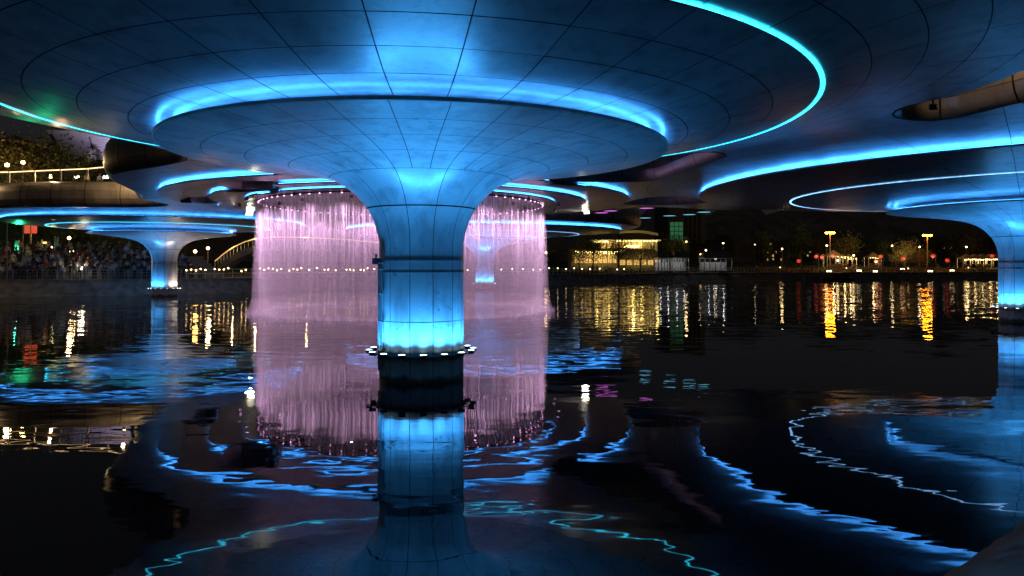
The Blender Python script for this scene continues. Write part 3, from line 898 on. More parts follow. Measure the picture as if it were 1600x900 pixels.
def shore_pt(u):
    """point on the shoreline u metres from its third vertex, with the landward normal"""
    i = 2
    while i < len(tl) - 1 and u > tl[i]: u -= tl[i]; i += 1
    p = SH[i] + seg[i] / tl[i] * u; t = seg[i] / tl[i]
    return p, np.array((-t[1], t[0])), t
TOTAL = float(tl[2:].sum())

# stone slope at the photographer's feet
bk = MB(); bt = Vector((2.02, 1.62, 0)).normalized(); bn_ = Vector((bt.y, -bt.x, 0)); B0 = Vector((4.62, 7.58, 0))
bank = MB(); n1, n2 = 90, 26
for i in range(n1 + 1):
    for j in range(n2 + 1):
        u = -14 + 40 * i / n1; v = -.5 + 5.5 * j / n2
        h = .07 * math.sin(u * 2.1 + math.sin(v * 3)) * math.sin(v * 2.6) + .04 * math.sin(u * 5.3 + v * 4) + rng.uniform(-.03, .03)
        p = B0 + bt * u + bn_ * v; bank.v.append((p.x, p.y, .45 * v + h * min(1, max(0, v + .3))))
bank.f = [(i * (n2 + 1) + j, (i + 1) * (n2 + 1) + j, (i + 1) * (n2 + 1) + j + 1, i * (n2 + 1) + j + 1) for i in range(n1) for j in range(n2)]
bank.m = [0] * len(bank.f)
def bank_mat():
    m, nt, b = base_mat('mossy_bank_stone')
    n1_ = pos_noise(nt, 1.1, 6, (1, 1, 2)); n2_ = pos_noise(nt, 3.0, 5)
    c = ramp(nt, n1_, [(0.35, (.08, .09, .06)), (0.5, (.26, .27, .26)), (0.7, (.40, .41, .42))])
    g = node(nt, 'ShaderNodeNewGeometry'); sp = node(nt, 'ShaderNodeSeparateXYZ'); nt.links.new(g.outputs['Position'], sp.inputs[0])
    wet = node(nt, 'ShaderNodeMapRange'); wet.inputs['From Min'].default_value = .16; wet.inputs['From Max'].default_value = .05
    nt.links.new(sp.outputs['Z'], wet.inputs[0])
    nt.links.new(mixc(nt, wet.outputs[0], c, (.22, .09, .04)), b.inputs['Base Color'])
    b.inputs['Roughness'].default_value = .65
    bump(nt, b, n2_, .8, .05)
    return m
o = bank.build('stone_bank', bank_mat(), None, True); tag(o, kind='structure')

# wooded hills that close the view
def hill(name, pts, depth, seed):
    r = random.Random(seed); vs = []; n = 60; P = np.array(pts, float)
    for i in range(n + 1):
        t = i / n * (len(P) - 1); k = min(int(t), len(P) - 2); p = P[k] + (P[k + 1] - P[k]) * (t - k)
        d = p[:2] / np.hypot(*p[:2]); hh = p[2] * (1 + .10 * math.sin(i * .9 + seed) + .06 * math.sin(i * 2.3) + r.uniform(-.03, .03))
        for f, g in ((0, 0), (.25, .42), (.5, .75), (.8, .96), (1, 1), (1.6, .6)):
            q = p[:2] + d * depth * f; vs.append((q[0], q[1], 2.5 + hh * g + (r.uniform(-.6, .6) if 0 < f < 1.6 else 0)))
    fs = [(i * 6 + j, (i + 1) * 6 + j, (i + 1) * 6 + j + 1, i * 6 + j + 1) for i in range(n) for j in range(5)]
    o = mesh_obj(name, vs, fs, M_HILL, None, True); tag(o, kind='structure')
M_HILL = simple('hill_scrub', (.26, .21, .16), .95, 0, .45, .09, .3)
hill('hill', [(-60, 330, 30), (60, 380, 34), (150, 420, 44), (260, 430, 48), (420, 380, 52), (560, 300, 50)], 110, 1)
hill('hill', [(-330, 60, 60), (-230, 110, 62), (-140, 145, 50), (-75, 190, 34), (-20, 260, 24)], 90, 4)
# ------------------------------------------------------------------ railings
M_RAILW = simple('pale_stone_rail', (0.55, 0.52, 0.46), 0.6)
M_STEEL = simple('steel_rail', (0.35, 0.36, 0.38), 0.35, 0.7)
M_GLASS, nt, bb = base_mat('rail_glass')
bb.inputs['Base Color'].default_value = (.7, .75, .75, 1); bb.inputs['Roughness'].default_value = .05; bb.inputs['Alpha'].default_value = .12
M_BULB = glow('warm_bulb', (1.0, .60, .22), 9.0)
M_BULBW = glow('white_bulb', (1.0, .72, .38), 7.0)
def railing(name, label, u0, u1, step, off, h, mat, posts, bulbs=None, rails=(1.0, .55), group='railings along the far bank', rb=.04, rp=.045):
    p0, n0, _ = shore_pt(u0)
    org = Vector((p0[0] + n0[0] * off, p0[1] + n0[1] * off, PZ))
    t = thing(name, label, 'railing', org, 0, group)
    N = max(2, int((u1 - u0) / step)); pts = []
    for i in range(N + 1):
        p, n_, _ = shore_pt(u0 + (u1 - u0) * i / N)
        pts.append(Vector((p[0] + n_[0] * off, p[1] + n_[1] * off, PZ)) - org)
    for f in rails:
        b = MB(); b.tube([p + Vector((0, 0, h * f)) for p in pts], rb, 5); b.build('rail', mat, t)
    me = None
    for i, p in enumerate(pts):
        if i % posts: continue
        if me is None:
            b = MB(); b.tube([(0, 0, 0), (0, 0, h * 1.04)], rp, 6); o = b.build('post', mat, t); me = o.data
        else:
            o = bpy.data.objects.new('post', me); COL.objects.link(o); o.parent = t
        o.location = p
    if bulbs:
        m2 = None
        for i, p in enumerate(pts):
            if i % bulbs[0] or rng.random() < .15: continue
            if m2 is None:
                b = MB(); b.lathe([(.001, -.08), (.07, -.05), (.09, 0), (.06, .07), (.001, .09)], 8); o = b.build('bulb', bulbs[1], t, True); m2 = o.data
            else:
                o = bpy.data.objects.new('bulb', m2); COL.objects.link(o); o.parent = t
            o.location = p + Vector((0, 0, h * rng.uniform(.75, 1.1)))
    return t
# arc lengths of the corners: -52.6 -> 0
railing('promenade_railing', 'thin dark railing in front of the crowd on the left bank', -0.0, 18.0, 1.3, 2.4, 1.05, M_STEEL, 1, rails=(1.0, .7, .4), rb=.022, rp=.03)
railing('promenade_railing', 'brightly lit railing with added warm bulbs left of and behind the waterfall', 18.6, 52.0, .55, 2.4, 1.1, M_RAILW, 2, (1, M_BULB))  # floodlit balustrade; its bulbs are added to make it bright
railing('promenade_railing', 'pale balustrade with coloured lamps in front of the lit restaurant', 52.6, 92.0, 1.0, 2.4, 1.0, M_RAILW, 1, (2, M_BULBW))
railing('promenade_railing', 'long pale balustrade along the dark park on the right bank', 92.6, 210.0, 1.05, 2.4, 1.0, M_RAILW, 1, (14, M_BULB))  # sparse bulbs added to brighten the balustrade

# deck parapet with glass above the left fascia
lp = [(-62, 56.6), (-52, 58.4), (-41.6, 58.3), (-32.6, 55.9), (-28.6, 53.3), (-26.6, 51.6), (-25.6, 48.6), (-24.3, 44.6)]
dr = resample(np.array(lp, float), 2.55, False)
railp = MB(); zt = 10.2
railp.tube([(x + 2.67, y - 21, zt + .78) for x, y in dr], .04, 6)
railing_o = railp.build('handrail', M_RAILW, deck)
me = None
for x, y in dr:
    if me is None:
        b = MB(); b.box(-.05, .05, -.05, .05, -.15, .8); o = b.build('rail_post', M_RAILW, deck); me = o.data
    else:
        o = bpy.data.objects.new('rail_post', me); COL.objects.link(o); o.parent = deck
    o.location = (x + 2.67, y - 21, zt)
for i in range(len(dr) - 1):
    (x0, y0), (x1, y1) = dr[i], dr[i + 1]
    e = .08; dx, dy = (x1 - x0) * .05, (y1 - y0) * .05
    mesh_obj('glass_panel', dloc([(x0 + dx, y0 + dy, zt + .02), (x1 - dx, y1 - dy, zt + .02), (x1 - dx, y1 - dy, zt + .72), (x0 + dx, y0 + dy, zt + .72)]), [(0, 1, 2, 3)], M_GLASS, deck)
lb_ = MB(); lb_.tube([(x + 2.67, y - 21 - .02, zt + .72) for x, y in dr], .028, 5); lb_.build('rail_light', glow('rail_led', (1.0, .62, .28), 2.2), deck)
# bollards with warm lamps, added to light the parapet and its rail
for i in range(0, len(dr) - 1, 3):
    x, y = dr[i]; x += .5; y += 1.2
    b = MB(); b.lathe([(.09, 0), (.09, .5), (.12, .52), (.12, .62), (.02, .66)], 8); o = b.build('added_bollard', M_DARKMETAL, deck); o.location = (x + 2.67, y - 21, zt - .1)
    v = MB(); v.lathe([(.10, .40), (.10, .52)], 8); v.build('lens', M_BULB, o)
    point('added_bollard_lamp', (0, 0, .8), WARM, 260, .1, o)

for x, y in ((12.0, 19.6), (11.6, 16.6)):  # two more bollards, added to throw warm light on the opening's far wall
    b = MB(); b.lathe([(.09, 0), (.09, .5), (.12, .52), (.12, .62), (.02, .66)], 8); o = b.build('added_bollard', M_DARKMETAL, deck); o.location = (x + 2.67, y - 21, 10.2)
    v = MB(); v.lathe([(.10, .40), (.10, .52)], 8); v.build('lens', M_BULB, o)
    point('added_bollard_lamp', (0, 0, .8), WARM, 220, .1, o)
# ------------------------------------------------------------------ trees
M_BARK = simple('bark', (0.09, 0.065, 0.045), 0.9, 0, .4, 4, .02)
def leaf_mat(name, c):
    m, nt, b = base_mat(name)
    n = pos_noise(nt, 1.3, 4)
    nt.links.new(ramp(nt, n, [(.3, tuple(x * .55 for x in c)), (.7, tuple(x * 1.35 for x in c))]), b.inputs['Base Color'])
    b.inputs['Roughness'].default_value = .6
    return m
M_LEAF = [leaf_mat('foliage_dark', (.05, .075, .025)), leaf_mat('foliage_olive', (.085, .085, .03)), leaf_mat('foliage_brownish', (.12, .085, .035))]
def tree_proto(seed, h, cr, trunk_h, leaves, lm, shape=1.0):
    """trunk and limbs as one part, crown of leaf clusters as another; local, base at 0"""
    r = random.Random(seed)
    tb = MB(); tips = []
    lean = (r.uniform(-.3, .3), r.uniform(-.3, .3))
    top_ = Vector((lean[0], lean[1], h * .72))
    tb.tube([(0, 0, -.3), (lean[0] * .3, lean[1] * .3, h * .25), (lean[0] * .7, lean[1] * .7, h * .5), top_], h * .028, 8, h * .010)
    for k in range(11):
        z = trunk_h + (h * .75 - trunk_h) * (k / 11) ** .9
        a = k * 2.4 + r.uniform(-.4, .4); L = cr * r.uniform(.55, .95) * (1 - .45 * (k / 11) * shape)
        b0 = Vector((lean[0] * z / h, lean[1] * z / h, z)); up = r.uniform(.25, .75)
        m1 = b0 + Vector((math.cos(a), math.sin(a), up)) * L * .5; e = b0 + Vector((math.cos(a + .2), math.sin(a + .2), up * .9)) * L
        tb.tube([b0, m1, e], h * .011, 5, h * .003); tips += [m1, e]
        for q in range(2):
            e2 = m1 + Vector((r.uniform(-1, 1), r.uniform(-1, 1), r.uniform(.1, .8))) * L * .45
            tb.tube([m1, e2], h * .005, 4, h * .002); tips.append(e2)
    tips.append(top_)
    cb = MB()
    for i in range(leaves):
        t = tips[i % len(tips)] if r.random() < .85 else Vector((r.uniform(-cr, cr) * .6, r.uniform(-cr, cr) * .6, r.uniform(trunk_h, h * .95)))
        s = cr * .26
        p = t + Vector((r.gauss(0, s), r.gauss(0, s), r.gauss(0, s * .75)))
        ls = h * r.uniform(.012, .024)
        u = Vector((r.gauss(0, 1), r.gauss(0, 1), r.gauss(0, .7))).normalized(); v = u.orthogonal().normalized(); v = Matrix.Rotation(r.uniform(0, 6.28), 3, u) @ v
        w = u.cross(v)
        cb.add([p - v * ls, p - w * ls * .55, p + v * ls, p + w * ls * .55], [(0, 1, 2, 3)])
    return tb, cb, lm
PROTOS = []
def get_proto(i):
    while len(PROTOS) <= i: PROTOS.append(None)
    if PROTOS[i] is None:
        spec = [(3, 9, 3.6, 2.6, 2600, M_LEAF[0], .6), (5, 10, 4.2, 2.8, 2600, M_LEAF[1], .5), (8, 8, 3.3, 2.0, 2200, M_LEAF[2], .6), (11, 12, 3.0, 2.5, 2600, M_LEAF[0], 1.5), (15, 5, 2.4, 1.0, 1500, M_LEAF[1], .5)][i]
        tb, cb, lm = tree_proto(*spec)
        t = tb.build('trunk', M_BARK); c = cb.build('crown', lm)
        md = (t.data, c.data)
        bpy.data.objects.remove(t); bpy.data.objects.remove(c)
        PROTOS[i] = md
    return PROTOS[i]
def tree(px, d, z, proto, s, label, group, name='tree'):
    t = thing(name, label, 'tree', (at(px, d), d, z), rng.uniform(0, 6.28), group)
    t.scale = (s * rng.uniform(.9, 1.1), s * rng.uniform(.9, 1.1), s)
    for nm, me in zip(('trunk', 'crown'), get_proto(proto)):
        o = bpy.data.objects.new(nm, me); COL.objects.link(o); o.parent = t
    return t
GR = 'trees in the park on the far bank'
def gz(d_from_shore): return PZ + np.interp(d_from_shore, [7.5, 20, 45, 100, 700], [0, .5, 1.2, 2.5, 6])
for k, (px, d, pr, s) in enumerate(sorted(((1105, 205, 0, 1.0), (1135, 215, 3, 1.1), (1165, 200, 1, .95), (1195, 196, 3, 1.0), (1222, 210, 0, 1.15), (1250, 200, 3, 1.25), (1275, 215, 1, 1.0), (1345, 225, 0, 1.1), (1372, 205, 0, 1.05), (1398, 225, 1, 1.1), (1440, 230, 3, 1.0), (1470, 215, 0, 1.2), (1495, 200, 3, 1.15), (1512, 225, 0, 1.2), (1545, 222, 1, 1.1), (1575, 215, 0, 1.3), (1620, 210, 1, 1.2), (1680, 205, 0, 1.2), (1085, 190, 3, .9)))):
    tree(px, d, gz(d - 155), pr, s * .85, nth(k + 1) + ' unlit ' + ('broad', 'olive', 'brownish', 'slender', 'low')[pr] + ' tree from the left in the dark park', GR)
tree(1323, 190, gz(30), 1, .95, 'tall thin tree lit yellow by the tall street lamp left of it', GR)
tree(1412, 176, gz(16), 4, 1.55, 'rounded bushy tree lit yellow beside the second tall street lamp', GR)
tree(1440, 178, gz(16), 4, 1.0, 'small yellow-lit bush at the foot of the second tall street lamp', GR)
tree(1523, 196, gz(30), 1, 1.0, 'yellow-green lit tree behind the string-lit stalls near the right pillar', GR)
for px, d, pr, s, lb in ((865, 138, 0, .5, 'small tree with lit leaves just right of the waterfall'), (905, 143, 1, .55, 'dark tree in front of the restaurant\'s left wing'), (927, 142.5, 1, .72, 'broad tree in front of the restaurant, left of its bright gable'),
                         (966, 143, 0, .8, 'tree standing against the brightly lit restaurant terrace'), (1000, 144, 4, 1.1, 'thin tree in front of the glowing gabled roof of the restaurant'), (1052, 160, 0, .95, 'bushy dark tree between the restaurant and the green-lit tower'),
                         (1062, 166, 3, .7, 'narrow dark tree in front of the green-lit tower')):
    tree(px, d, gz(14), pr, s, lb, 'trees around the restaurant')
# hillside trees behind the left-hand parapet
for px, d, z, pr, s, lb in ((-60, 92, 9, 2, 1.3, 'brown-lit tree above the parapet, partly out of the picture'), (8, 90, 9.5, 2, 1.35, 'leafy brownish tree above the glass parapet at the left edge'), (58, 96, 9.5, 1, 1.2, 'olive tree above the parapet with a yellow lamp in its leaves'),
                            (100, 100, 9.5, 2, 1.05, 'brownish tree left of the pale slatted roof, behind the parapet'), (-20, 105, 12, 2, 1.5, 'tall brownish tree rising behind the other parapet trees')):
    tree(px, d, z, pr, s, lb, 'trees above the left parapet')
tree(141, 84, 8.9, 3, .72, 'slim dark tree standing in front of the pale slatted roof', 'trees above the left parapet')
for k, (px, d, pr, s) in enumerate(((-40, 108, 0, 1.0), (12, 106, 0, .95), (48, 110, 1, 1.0), (92, 106, 0, 1.0), (128, 112, 3, .9), (165, 108, 0, 1.0), (200, 106, 1, .95), (232, 112, 0, 1.0), (290, 112, 0, .9), (322, 116, 1, .95))):
    tree(px, d, gz(30) + 1.5, pr, s * .95, nth(k + 1) + ' dark tree from the left rising behind the crowd', 'trees behind the crowd')
for k, (px, d, pr, s) in enumerate(((430, 140, 0, .8), (470, 142, 1, .85), (505, 145, 0, .8), (545, 148, 0, .8), (580, 150, 1, .9), (800, 152, 0, .8), (835, 155, 1, .85))):
    tree(px, d, gz(25), pr, s, nth(k + 1) + ' dark tree from the left seen dimly through the falling water', 'trees behind the waterfall')

# small hedge mass along the far park
hb = MB()
for i in range(7000):
    u = rng.uniform(45, 215); p, n_, _ = shore_pt(u); off = rng.choice([rng.uniform(9, 11), rng.uniform(30, 70)])
    x, y = p[0] + n_[0] * off, p[1] + n_[1] * off; z = float(gz(off)) + abs(rng.gauss(0, .5 if off < 12 else 1.1)); s = rng.uniform(.12, .3)
    a, t = rng.uniform(0, 6.28), rng.uniform(-.8, .8)
    v = Vector((math.cos(a), math.sin(a), t)).normalized() * s; w = v.orthogonal().normalized() * s * .6
    p = Vector((x, y, z)); hb.add([p - v, p - w, p + v, p + w], [(0, 1, 2, 3)])
o = hb.build('undergrowth', M_LEAF[0]); tag(o, 'low dark shrubs along the far bank behind the balustrade', kind='stuff')

# ------------------------------------------------------------------ people
SKIN = simple('skin', (0.42, 0.27, 0.20), .6); HAIR = simple('hair', (.02, .016, .014), .6)
CLOTH = {n: simple('cloth_' + n, c, .85) for n, c in dict(black=(.02, .02, .022), navy=(.03, .04, .09), grey=(.16, .16, .17), white=(.72, .72, .72), red=(.35, .04, .04), pale_blue=(.35, .45, .6), beige=(.45, .38, .28), denim=(.07, .10, .18)).items()}
def person_mesh(pose, up, low):
    me = bpy.data.meshes.new('person'); V = []; E = []; R = []
    def j(p, r, par=None):
        V.append(p); R.append(r)
        if par is not None: E.append((par, len(V) - 1))
        return len(V) - 1
    pel = j((0, 0, .95), .13); w = j((0, 0, 1.12), .12, pel); ch = j((0, .01, 1.34), .145, w); nk = j((0, 0, 1.49), .055, ch); hd = j((0, -.015, 1.60), .088, nk); j((0, -.005, 1.69), .078, hd)
    for s in (-1, 1):
        st = .10 if pose == 1 and s > 0 else 0
        h = j((s * .10, 0, .88), .095, pel); k = j((s * .11, -.02 - st, .48), .062, h); an = j((s * .115, .02 - st * .5, .09), .042, k); j((s * .125, -.12 - st, .04), .035, an)
        sh = j((s * .20, .01, 1.40), .058, ch)
        if pose == 0: el = j((s * .25, .03, 1.14), .042, sh); ha = j((s * .25, -.06, .90), .032, el); j((s * .245, -.10, .82), .026, ha)
        elif pose == 1: el = j((s * .24, -.02, 1.15), .042, sh); ha = j((s * .16, -.24, 1.16), .032, el); j((s * .10, -.28, 1.20), .026, ha)
        elif pose == 2: el = j((s * .25, -.12, 1.22), .042, sh); ha = j((s * .12, -.30, 1.46), .032, el); j((s * .06, -.32, 1.54), .026, ha)
        else:
            if s > 0: el = j((s * .30, -.04, 1.52), .042, sh); ha = j((s * .22, -.12, 1.76), .032, el); j((s * .20, -.14, 1.85), .026, ha)
            else: el = j((s * .25, .03, 1.14), .042, sh); ha = j((s * .25, -.05, .90), .032, el); j((s * .245, -.09, .82), .026, ha)
    me.from_pydata(V, E, []); me.update()
    o = bpy.data.objects.new('person', me); COL.objects.link(o)
    sk = o.modifiers.new('skin', 'SKIN'); me = o.data
    for i, r in enumerate(R): me.skin_vertices[0].data[i].radius = (r, r * (.75 if i in (0, 1, 2) else 1))
    me.skin_vertices[0].data[0].use_root = True
    sub = o.modifiers.new('sub', 'SUBSURF'); sub.levels = 1; sub.render_levels = 1
    dg = bpy.context.evaluated_depsgraph_get(); ev = o.evaluated_get(dg)
    m2 = bpy.data.meshes.new_from_object(ev); m2.name = 'person'
    bpy.data.objects.remove(o)
    for m in (SKIN, HAIR, CLOTH[up], CLOTH[low]):
        m2.materials.append(m)
    for f in m2.polygons:
        c = f.center; ax = abs(c.x)
        if c.z > 1.50 and ax < .12:
            k = 1 if (c.z > 1.68 or (c.y > .02 and c.z > 1.55)) else 0
        elif c.z < .07: k = 1
        elif ax < .19 and c.z < .98: k = 3
        elif (pose in (0,) and c.z < .93) or (pose == 1 and c.y < -.22) or (pose == 2 and c.y < -.25 and c.z > 1.35) or (pose == 3 and (c.z > 1.68 or (c.x < -.2 and c.z < .93))): k = 0
        else: k = 2
        f.material_index = k
    m2.polygons.foreach_set('use_smooth', [True] * len(m2.polygons))
    return m2
PM = {}
def person(x, y, z, rot, up, low, pose, label, group):
    k = (pose, up, low)
    if k not in PM: PM[k] = person_mesh(*k)
    o = bpy.data.objects.new('person', PM[k]); COL.objects.link(o)
    o.location = (x, y, z); o.rotation_euler = (0, 0, rot); s = rng.uniform(.92, 1.05); o.scale = (s, s, s)
    tag(o, label, 'person', group); return o
UPS = ['black', 'black', 'navy', 'grey', 'white', 'navy', 'pale_blue', 'red', 'grey', 'black', 'black', 'navy', 'beige']
LOWS = ['black', 'denim', 'grey', 'black']
# stepped terrace under the crowd
tr = MB()
def terrace_z(row): return PZ + (0, 0.02, .45, .9, 1.35, 1.8, 2.25, 2.7)[row]
for row in range(2, 8):
    off = 2.6 + row * 1.15
    vs = []
    U = list(np.linspace(-60, 24, 30))
    for u in U:
        if u < 0: p = SH[2] + (seg[1] / tl[1]) * u; n_ = np.array((-seg[1][1], seg[1][0])) / tl[1]
        else: p, n_, _ = shore_pt(u)
        for o_, z in ((off - .6, PZ - .05 if row == 2 else terrace_z(row - 1)), (off - .6, terrace_z(row)), (off + .55 if row < 7 else off + 8, terrace_z(row))): vs.append((p[0] + n_[0] * o_, p[1] + n_[1] * o_, z))
    m_ = len(U); fs = [(i * 3 + j, (i + 1) * 3 + j, (i + 1) * 3 + j + 1, i * 3 + j + 1) for i in range(m_ - 1) for j in range(2)]
    tr.add(vs, fs)
tag(tr.build('stepped_terrace', M_PAVE), kind='structure')
ROWN = ['front crowd row', 'second crowd row', 'third crowd row', 'fourth crowd row', 'fifth crowd row', 'sixth crowd row', 'seventh crowd row', 'back crowd row']
for row in range(0, 8):
    u = -9 + rng.uniform(0, .5); pn = 0
    while u < 20.5:
        if u < 0: p = SH[2] + (seg[1] / tl[1]) * u; n_ = np.array((-seg[1][1], seg[1][0])) / tl[1]
        else: p, n_, _ = shore_pt(u)
        off = 2.75 + row * 1.15 + rng.uniform(-.2, .2)
        x, y = p[0] + n_[0] * off, p[1] + n_[1] * off
        up, low, pose = rng.choice(UPS), rng.choice(LOWS), rng.choice([0, 0, 1, 1, 2, 2, 3]); pn += 1
        person(x, y, terrace_z(row), rng.uniform(-.5, .5) + math.atan2(x, y) * -.6, up, low, pose,
               f"{nth(pn)} person from the left in the {ROWN[row]}, {up.replace('_', ' ')} top, {('arms down', 'forearms raised', 'hands at face', 'arm raised')[pose]}", 'onlookers crowding the left bank')
        u += rng.uniform(.55, 1.15) * (1.0 if row < 5 else 1.25)
for k, u in enumerate(sorted(rng.uniform(24, 92) for _ in range(26))):
    p, n_, _ = shore_pt(u); off = 3.2 + rng.uniform(0, 2)
    up = rng.choice(UPS); low = rng.choice(LOWS); pose = rng.choice([0, 1, 2])
    person(p[0] + n_[0] * off, p[1] + n_[1] * off, PZ + .01, rng.uniform(-3, 3), up, low, pose, f"{nth(k + 1)} stroller from the left behind the lamp-lit balustrade, {up.replace('_', ' ')} top", 'strollers on the promenade')
for k, u in enumerate(sorted(rng.uniform(110, 190) for _ in range(5))):
    p, n_, _ = shore_pt(u)
    person(p[0] + n_[0] * 3.6, p[1] + n_[1] * 3.6, PZ + .01, rng.uniform(-3, 3), 'beige', 'black', 0, nth(k + 1) + ' stroller from the left on the dark right-hand promenade, beige top', 'strollers on the promenade')
# two walkers on the deck behind the glass
for px, up, lb in ((136, 'beige', 'person in a beige top on the deck behind the glass parapet'), (156, 'pale_blue', 'person in a pale blue top on the deck behind the glass parapet')):
    d = 66; person(at(px, d), d, 10.2, 0, up, 'black', 0, lb, 'walkers on the bridge deck')

# ------------------------------------------------------------------ lamps and signs
M_POLE = simple('lamp_pole', (.30, .27, .22), .5, .3)
M_SODIUM = glow('sodium_lamp', (1.0, .26, .008), 60.0)
M_RED = glow('red_lantern', (1.0, .06, .025), .45)
M_GREEN = glow('green_signal', (.02, 1.0, .35), 25.0)
def mast_lamp(px, d, top, label):
    z0 = float(gz(d - 152)); t = thing('street_lamp', label, 'street lamp', (at(px, d), d, z0), 0, 'tall orange street lamps')
    h = top - z0
    b = MB(); b.tube([(0, 0, -.2), (0, 0, h)], .16, 8, .09); b.build('pole', M_POLE, t)
    b = MB(); 
    for k in range(3):
        a = k * PI / 3; b.tube([(-math.cos(a) * .8, -math.sin(a) * .8, h + .12), (math.cos(a) * .8, math.sin(a) * .8, h + .12)], .05, 5)
    b.build('crossarm', M_POLE, t)
    for k in range(6):
        a = k * PI / 3
        b = MB(); b.lathe([(.001, .32), (.25, .26), (.42, .02), (.40, 0)], 10); o = b.build('lamp_head', M_POLE, t); o.location = (math.cos(a) * .82, math.sin(a) * .82, h - .02)
        b = MB(); b.lathe([(.001, -.34), (.24, -.26), (.38, 0)], 10); b.build('lens', M_SODIUM, o)
mast_lamp(1297, 172, zat(363, 172), 'tall orange six-headed street lamp nearer the middle of the park')
mast_lamp(1449, 176, zat(367, 176), 'tall orange six-headed street lamp nearer the right pillar')
def small_lamp(px, py, d, label, mat=M_BULB, col=WARM, e=250, r=.22, group='small lamps on the far bank'):
    z0 = float(gz(max(8, d - 150))); z = zat(py, d); t = thing('lamp_post', label, 'lamp', (at(px, d), d, z0), 0, group)
    b = MB(); b.tube([(0, 0, -.2), (0, 0, z - z0 - r * .8)], .06, 6, .045); b.lathe([(.05, z - z0 - r * 1.2), (r * .7, z - z0 - r * .8)], 8); b.build('pole', M_POLE, t)
    b = MB(); b.lathe([(.001, -r), (r * .75, -r * .6), (r, 0), (r * .75, r * .65), (.001, r)], 10); o = b.build('globe', mat, t, True); o.location = (0, 0, z - z0)
    if e: point('globe_light', (0, 0, z - z0 + r + .15), col, min(e, 90 + e * .12) * (.4 if d > 120 else 1), .3, t)
for px, py, d, lb, m, col, e in ((1072, 378, 165, 'bright warm globe lamp right of the green-lit tower', M_BULB, WARM, 800), (1118, 404, 152, 'white globe lamp above the right-hand white pavilion', M_BULBW, (1, .9, .7), 500), (1095, 398, 156, 'warm globe lamp between the two white pavilions', M_BULB, WARM, 400),
        (853, 395, 140, 'warm globe lamp at the right edge of the waterfall', M_BULB, WARM, 300), (1103, 391, 170, 'small lamp behind the white pavilions', M_BULBW, WARM, 0), (1394, 384, 200, 'small white lamp high between the two tall street lamps', M_BULBW, WARM, 200), (1437, 386, 185, 'small white lamp just left of the second tall street lamp', M_BULBW, WARM, 150),
        (1251, 371, 215, 'faint white lamp high among the dark trees', M_BULBW, WARM, 0), (1309, 407, 165, 'low white post lamp right of the first tall street lamp', M_BULBW, WARM, 120), (1334, 399, 175, 'white post lamp beside the lit huts', M_BULBW, WARM, 120), (1292, 384, 180, 'amber lamp close to the first tall street lamp', M_BULB, WARM, 200),
        (1222, 389, 190, 'small amber lamp among dark trees left of the park', M_BULB, WARM, 100), (1180, 382, 205, 'pinkish distant lamp among trees', M_BULBW, WARM, 0), (1510, 386, 190, 'lamp above the string-lit stalls', M_BULBW, WARM, 150), (1130, 380, 200, 'pale lamp left among the distant trees', M_BULBW, WARM, 0),
        (108, 372, 95, 'amber street lamp rising behind the left crowd', M_BULB, WARM, 900), (305, 393, 92, 'orange lamp behind the crowd right of the half-white pillar', M_BULB, ORANGE, 300), (325, 388, 95, 'white lamp above the crowd right of the half-white pillar', M_BULBW, WARM, 200), (126, 419, 78.5, 'white light shining among the front row of the crowd', M_BULBW, (1, .85, .6), 60),
        (112, 393, 90, 'amber lamp low behind the crowd', M_BULB, WARM, 80), (79, 387, 92, 'yellow-green lamp behind the crowd', M_BULB, (.9, 1, .3), 60),
        (11, 258, 74, 'lantern-like warm lamp among the trees above the glass parapet', M_BULB, WARM, 3000), (36, 254, 84, 'yellow lamp hidden in the leaves above the glass parapet', M_BULB, (1, .75, .15), 3000), (-50, 240, 80, 'added warm lamp beyond the left edge, lighting the parapet trees', M_BULB, WARM, 3000)):  # the lamp outside the left edge is added to light the trees
    small_lamp(px, py, d, lb, m, col, e)
def lantern(px, py, d, label):
    z0 = float(gz(d - 152)); z = zat(py, d); t = thing('red_lantern', label, 'lantern', (at(px, d), d, z0), 0, 'red lanterns in the park')
    b = MB(); b.tube([(.62, 0, -.2), (.62, 0, z - z0 + .75)], .05, 6); b.tube([(.62, 0, z - z0 + .7), (0, 0, z - z0 + .7), (0, 0, z - z0 + .4)], .03, 5); b.build('post', M_POLE, t)
    b = MB(); b.lathe([(.13, -.36), (.29, -.31), (.40, -.13), (.42, .05), (.36, .25), (.16, .38)], 14); o = b.build('lantern_body', M_RED, t); o.location = (0, 0, z - z0)
    b = MB(); b.lathe([(.001, .50), (.17, .48), (.17, .40), (.001, .40)], 10); b.lathe([(.15, -.42), (.15, -.5), (.05, -.52), (.04, -.85), (.001, -.85)], 10); o = b.build('cap', M_BULB, t); o.location = (0, 0, z - z0)
    o.data.materials[0] = M_POLE
for k, (px, py, d) in enumerate(((1248, 408, 163), (1275, 401, 172), (1284, 402, 168), (1301, 400, 165), (1369, 408, 160), (1376, 401, 168), (1411, 404, 164), (1458, 400, 160), (1480, 407, 163), (1550, 400, 166))):
    lantern(px, py, d, ('red lantern farthest left in the park', 'red lantern just left of the first tall lamp', 'small red lantern beside the first tall lamp', 'red lantern hanging right of the first tall lamp', 'large low red lantern between the two tall lamps', 'small red lantern above the large low one',
                        'red lantern in front of the rounded yellow tree', 'red lantern right of the second tall lamp', 'low red lantern before the dark trees', 'red lantern over the string-lit stalls')[k])
